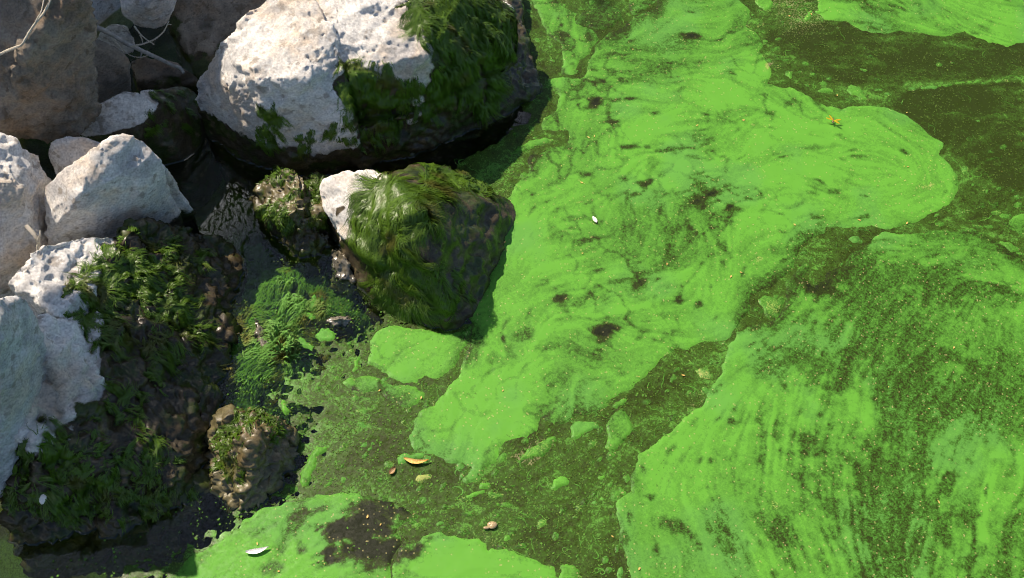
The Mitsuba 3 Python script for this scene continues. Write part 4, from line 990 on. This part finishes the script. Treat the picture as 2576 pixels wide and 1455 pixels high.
put('thin_twig', join([tube([at(x, y, z) for x, y, z in [(338, 66, .28), (350, 84, .27), (368, 100, .26), (388, 112, .25)]], .0024, .0014), tube([at(352, 88, .27), at(357, 98, .26), at(359, 108, .25)], .0018, .001)]), 'twig_pale', 40,
    label='short brown forked twig between the grey stones at the top', cat='twig')
put('thin_twig', join([tube([at(x, y, z) for x, y, z in [(280, 90, .27), (300, 118, .25), (326, 140, .24), (350, 146, .24), (372, 140, .25)]], .0016, .001)]), 'twig_pale', 40, label='hair thin looping twig crossing under the grey stick', cat='twig')
c7 = at(92, 622, .26)
put('white_twig', join([tube([at(66, 568, .30), at(78, 580, .295), at(88, 590, .29), at(97, 604, .28), at(96, 632, .25)], .0058, .0042, wob=.004), tube([at(96, 604, .285), at(101, 590, .30), at(101, 580, .305)], .003, .002)]), 'twig_pale', 40,
    label='short white forked twig stuck in the gap beside the bright angular boulder', cat='twig')

# dragonfly hovering just over the mat
DC = at(2096, 303, .014)
u = np.array([.25, .97, 0]) / np.linalg.norm([.25, .97])
r_ = np.array([u[1], -u[0], 0])
prof = [(-.0105, .0), (-.010, .0012), (-.0088, .0018), (-.0074, .0012), (-.006, .0022), (-.003, .0026), (-.0005, .0018), (.002, .0013), (.006, .0014), (.0095, .0010), (.0115, .0003), (.0118, 0)]
an = np.arange(10) * 2 * np.pi / 10
BVv = np.array([DC + u * s + r_ * (rad * math.cos(a)) + np.array([0, 0, rad * math.sin(a)]) for s, rad in prof for a in an])
ii, jj = np.meshgrid(np.arange(len(prof) - 1), np.arange(10), indexing='ij')
A, B = (ii * 10 + jj).ravel(), (ii * 10 + (jj + 1) % 10).ravel()
scene['dragonfly__body'] = mikit.ply((BVv, np.vstack([np.stack([A, B, B + 10], 1), np.stack([A, B + 10, A + 10], 1)])), 'insect_body', smooth=True)
tell('dragonfly', 'tiny amber winged dragonfly hovering over the right of the broad mat', 'dragonfly')
for sgn in (1, -1):
    e = trimesh.creation.icosphere(2, .0014)
    e.vertices += DC - u * .0096 + r_ * sgn * .0011 + np.array([0, 0, .0006])
    put('dragonfly__eye', e, 'insect_eye', True)
for sgn, s0, a in ((-1, -.003, 52), (-1, -.001, 5), (1, -.003, 22), (1, -.001, -32)):
    a = math.radians(a)
    d = r_ * sgn * math.cos(a) + u * math.sin(a)
    d[2] = .12
    pz = np.cross([0, 0, 1.0], d)
    o = DC + u * s0 + np.array([0, 0, .002])
    t = np.linspace(0, 1, 9)
    w = .0032 * np.sin(np.pi * np.clip(t, .06, .97)) ** .55 * (.45 + .6 * t)
    V = np.vstack([o + d * .021 * t[:, None] - pz * w[:, None], o + d * .021 * t[:, None] + pz * w[:, None]])
    k = np.arange(8)
    put('dragonfly__wing', (V, np.vstack([np.stack([k, k + 1, k + 10], 1), np.stack([k, k + 10, k + 9], 1)])), 'insect_wing')

# ------------------------------------------------------------------ the willow on the bank beyond: mirrored in the pool, shading the corner boulders
wr = np.random.default_rng(23)
trunk = tube([(-4.2, 4.6, -.2), (-4.0, 4.5, 1.2), (-3.7, 4.3, 2.6), (-3.3, 4.1, 4.0)], .24, .12, 10, .1, 3)
limbs = []
tips = []
for ex, ey, ez in [(-2.9, 4.1, 4.3), (-2.2, 4.5, 4.8), (-1.2, 4.9, 5.0), (-3.45, 2.6, 4.0), (-4.4, 3.4, 4.6), (.2, 4.6, 5.2), (1.6, 5.2, 5.4), (-2.6, 5.2, 5.6)]:
    b = np.array([-3.6, 4.25, 2.9 + wr.uniform(0, 1)])
    e = np.array([ex, ey, ez])
    mid = (b + e) / 2 + [0, 0, .5]
    limbs.append(tube([b, mid, e], .08, .025, 7, .1, 5))
    tips += [mid, (mid + e) / 2, e]
scene['willow_tree__trunk'] = mikit.ply(trunk, 'bark', smooth=True)
limbs.append(tube([(-3.7, 4.2, 2.8), (-3.7, 2.6, 3.0), (-3.2, 1.3, 2.75), (-2.6, .95, 2.6), (-2.25, .9, 2.5)], .06, .02, 7, .06, 6))  # limb added to carry the leaf cluster that shades the slab
scene['willow_tree__limb'] = mikit.ply(join(limbs), 'bark', smooth=True)
tell('willow_tree', 'leafy willow on the bank beyond the picture, mirrored in the dark pool', 'tree')


def leaf_cloud(centres, n, seed):
    r = np.random.default_rng(seed)
    C = np.array([c[:3] for c in centres])
    S = np.array([c[3] for c in centres])
    k = r.integers(0, len(C), n)
    g = r.normal(0, 1, (n // 14 + 1, 3))
    g = g[r.integers(0, len(g), n)] * .55 + r.normal(0, .13, (n, 3))
    P = C[k] + g * S[k][:, None]
    d = r.normal(0, .45, (n, 3)) + [0, 0, -.6]
    d /= np.linalg.norm(d, axis=1, keepdims=True)
    s = np.cross(d, r.normal(0, 1, (n, 3)))
    s /= np.linalg.norm(s, axis=1, keepdims=True)
    L, w = r.uniform(.07, .12, n)[:, None], r.uniform(.008, .012, n)[:, None]
    V = np.stack([P, P + d * L * .4 + s * w, P + d * L, P + d * L * .4 - s * w], 1).reshape(-1, 3)
    F = (np.arange(n)[:, None, None] * 4 + np.array([[0, 1, 2], [0, 2, 3]])[None]).reshape(-1, 3)
    return V, F


crown = [(*t, .5 if t[1] > 3.2 else .22) for t in tips]
SHADE_BOUGH = sg.Polygon([(-2.16, 1.07), (-2.20, 1.04), (-2.32, .96), (-2.34, .74), (-2.27, .73), (-2.17, .88)])   # outline of an added leaf cluster, cut to shade the long slab


def shade_bough(n, seed):
    r = np.random.default_rng(seed)
    P = np.column_stack([r.uniform(-2.36, -2.14, n * 3), r.uniform(.70, 1.09, n * 3)])
    P = P[inside(SHADE_BOUGH, P)][:n]
    n = len(P)
    P = np.column_stack([P, np.full(n, 2.5)]) + SUN * r.uniform(-.22, .22, n)[:, None]
    d = r.normal(0, .8, (n, 3)) + [0, 0, -.3]
    d /= np.linalg.norm(d, axis=1, keepdims=True)
    w = np.cross(d, r.normal(0, 1, (n, 3)))
    w /= np.linalg.norm(w, axis=1, keepdims=True)
    L, W = r.uniform(.05, .08, n)[:, None], r.uniform(.008, .012, n)[:, None]
    P = P - d * L * .5
    V = np.stack([P, P + d * L * .4 + w * W, P + d * L, P + d * L * .4 - w * W], 1).reshape(-1, 3)
    return V, (np.arange(n)[:, None, None] * 4 + np.array([[0, 1, 2], [0, 2, 3]])[None]).reshape(-1, 3)


put('willow_tree__crown', join([leaf_cloud(crown, 8000, 29), shade_bough(900, 30)]), 'willow_leaf', kind='stuff')
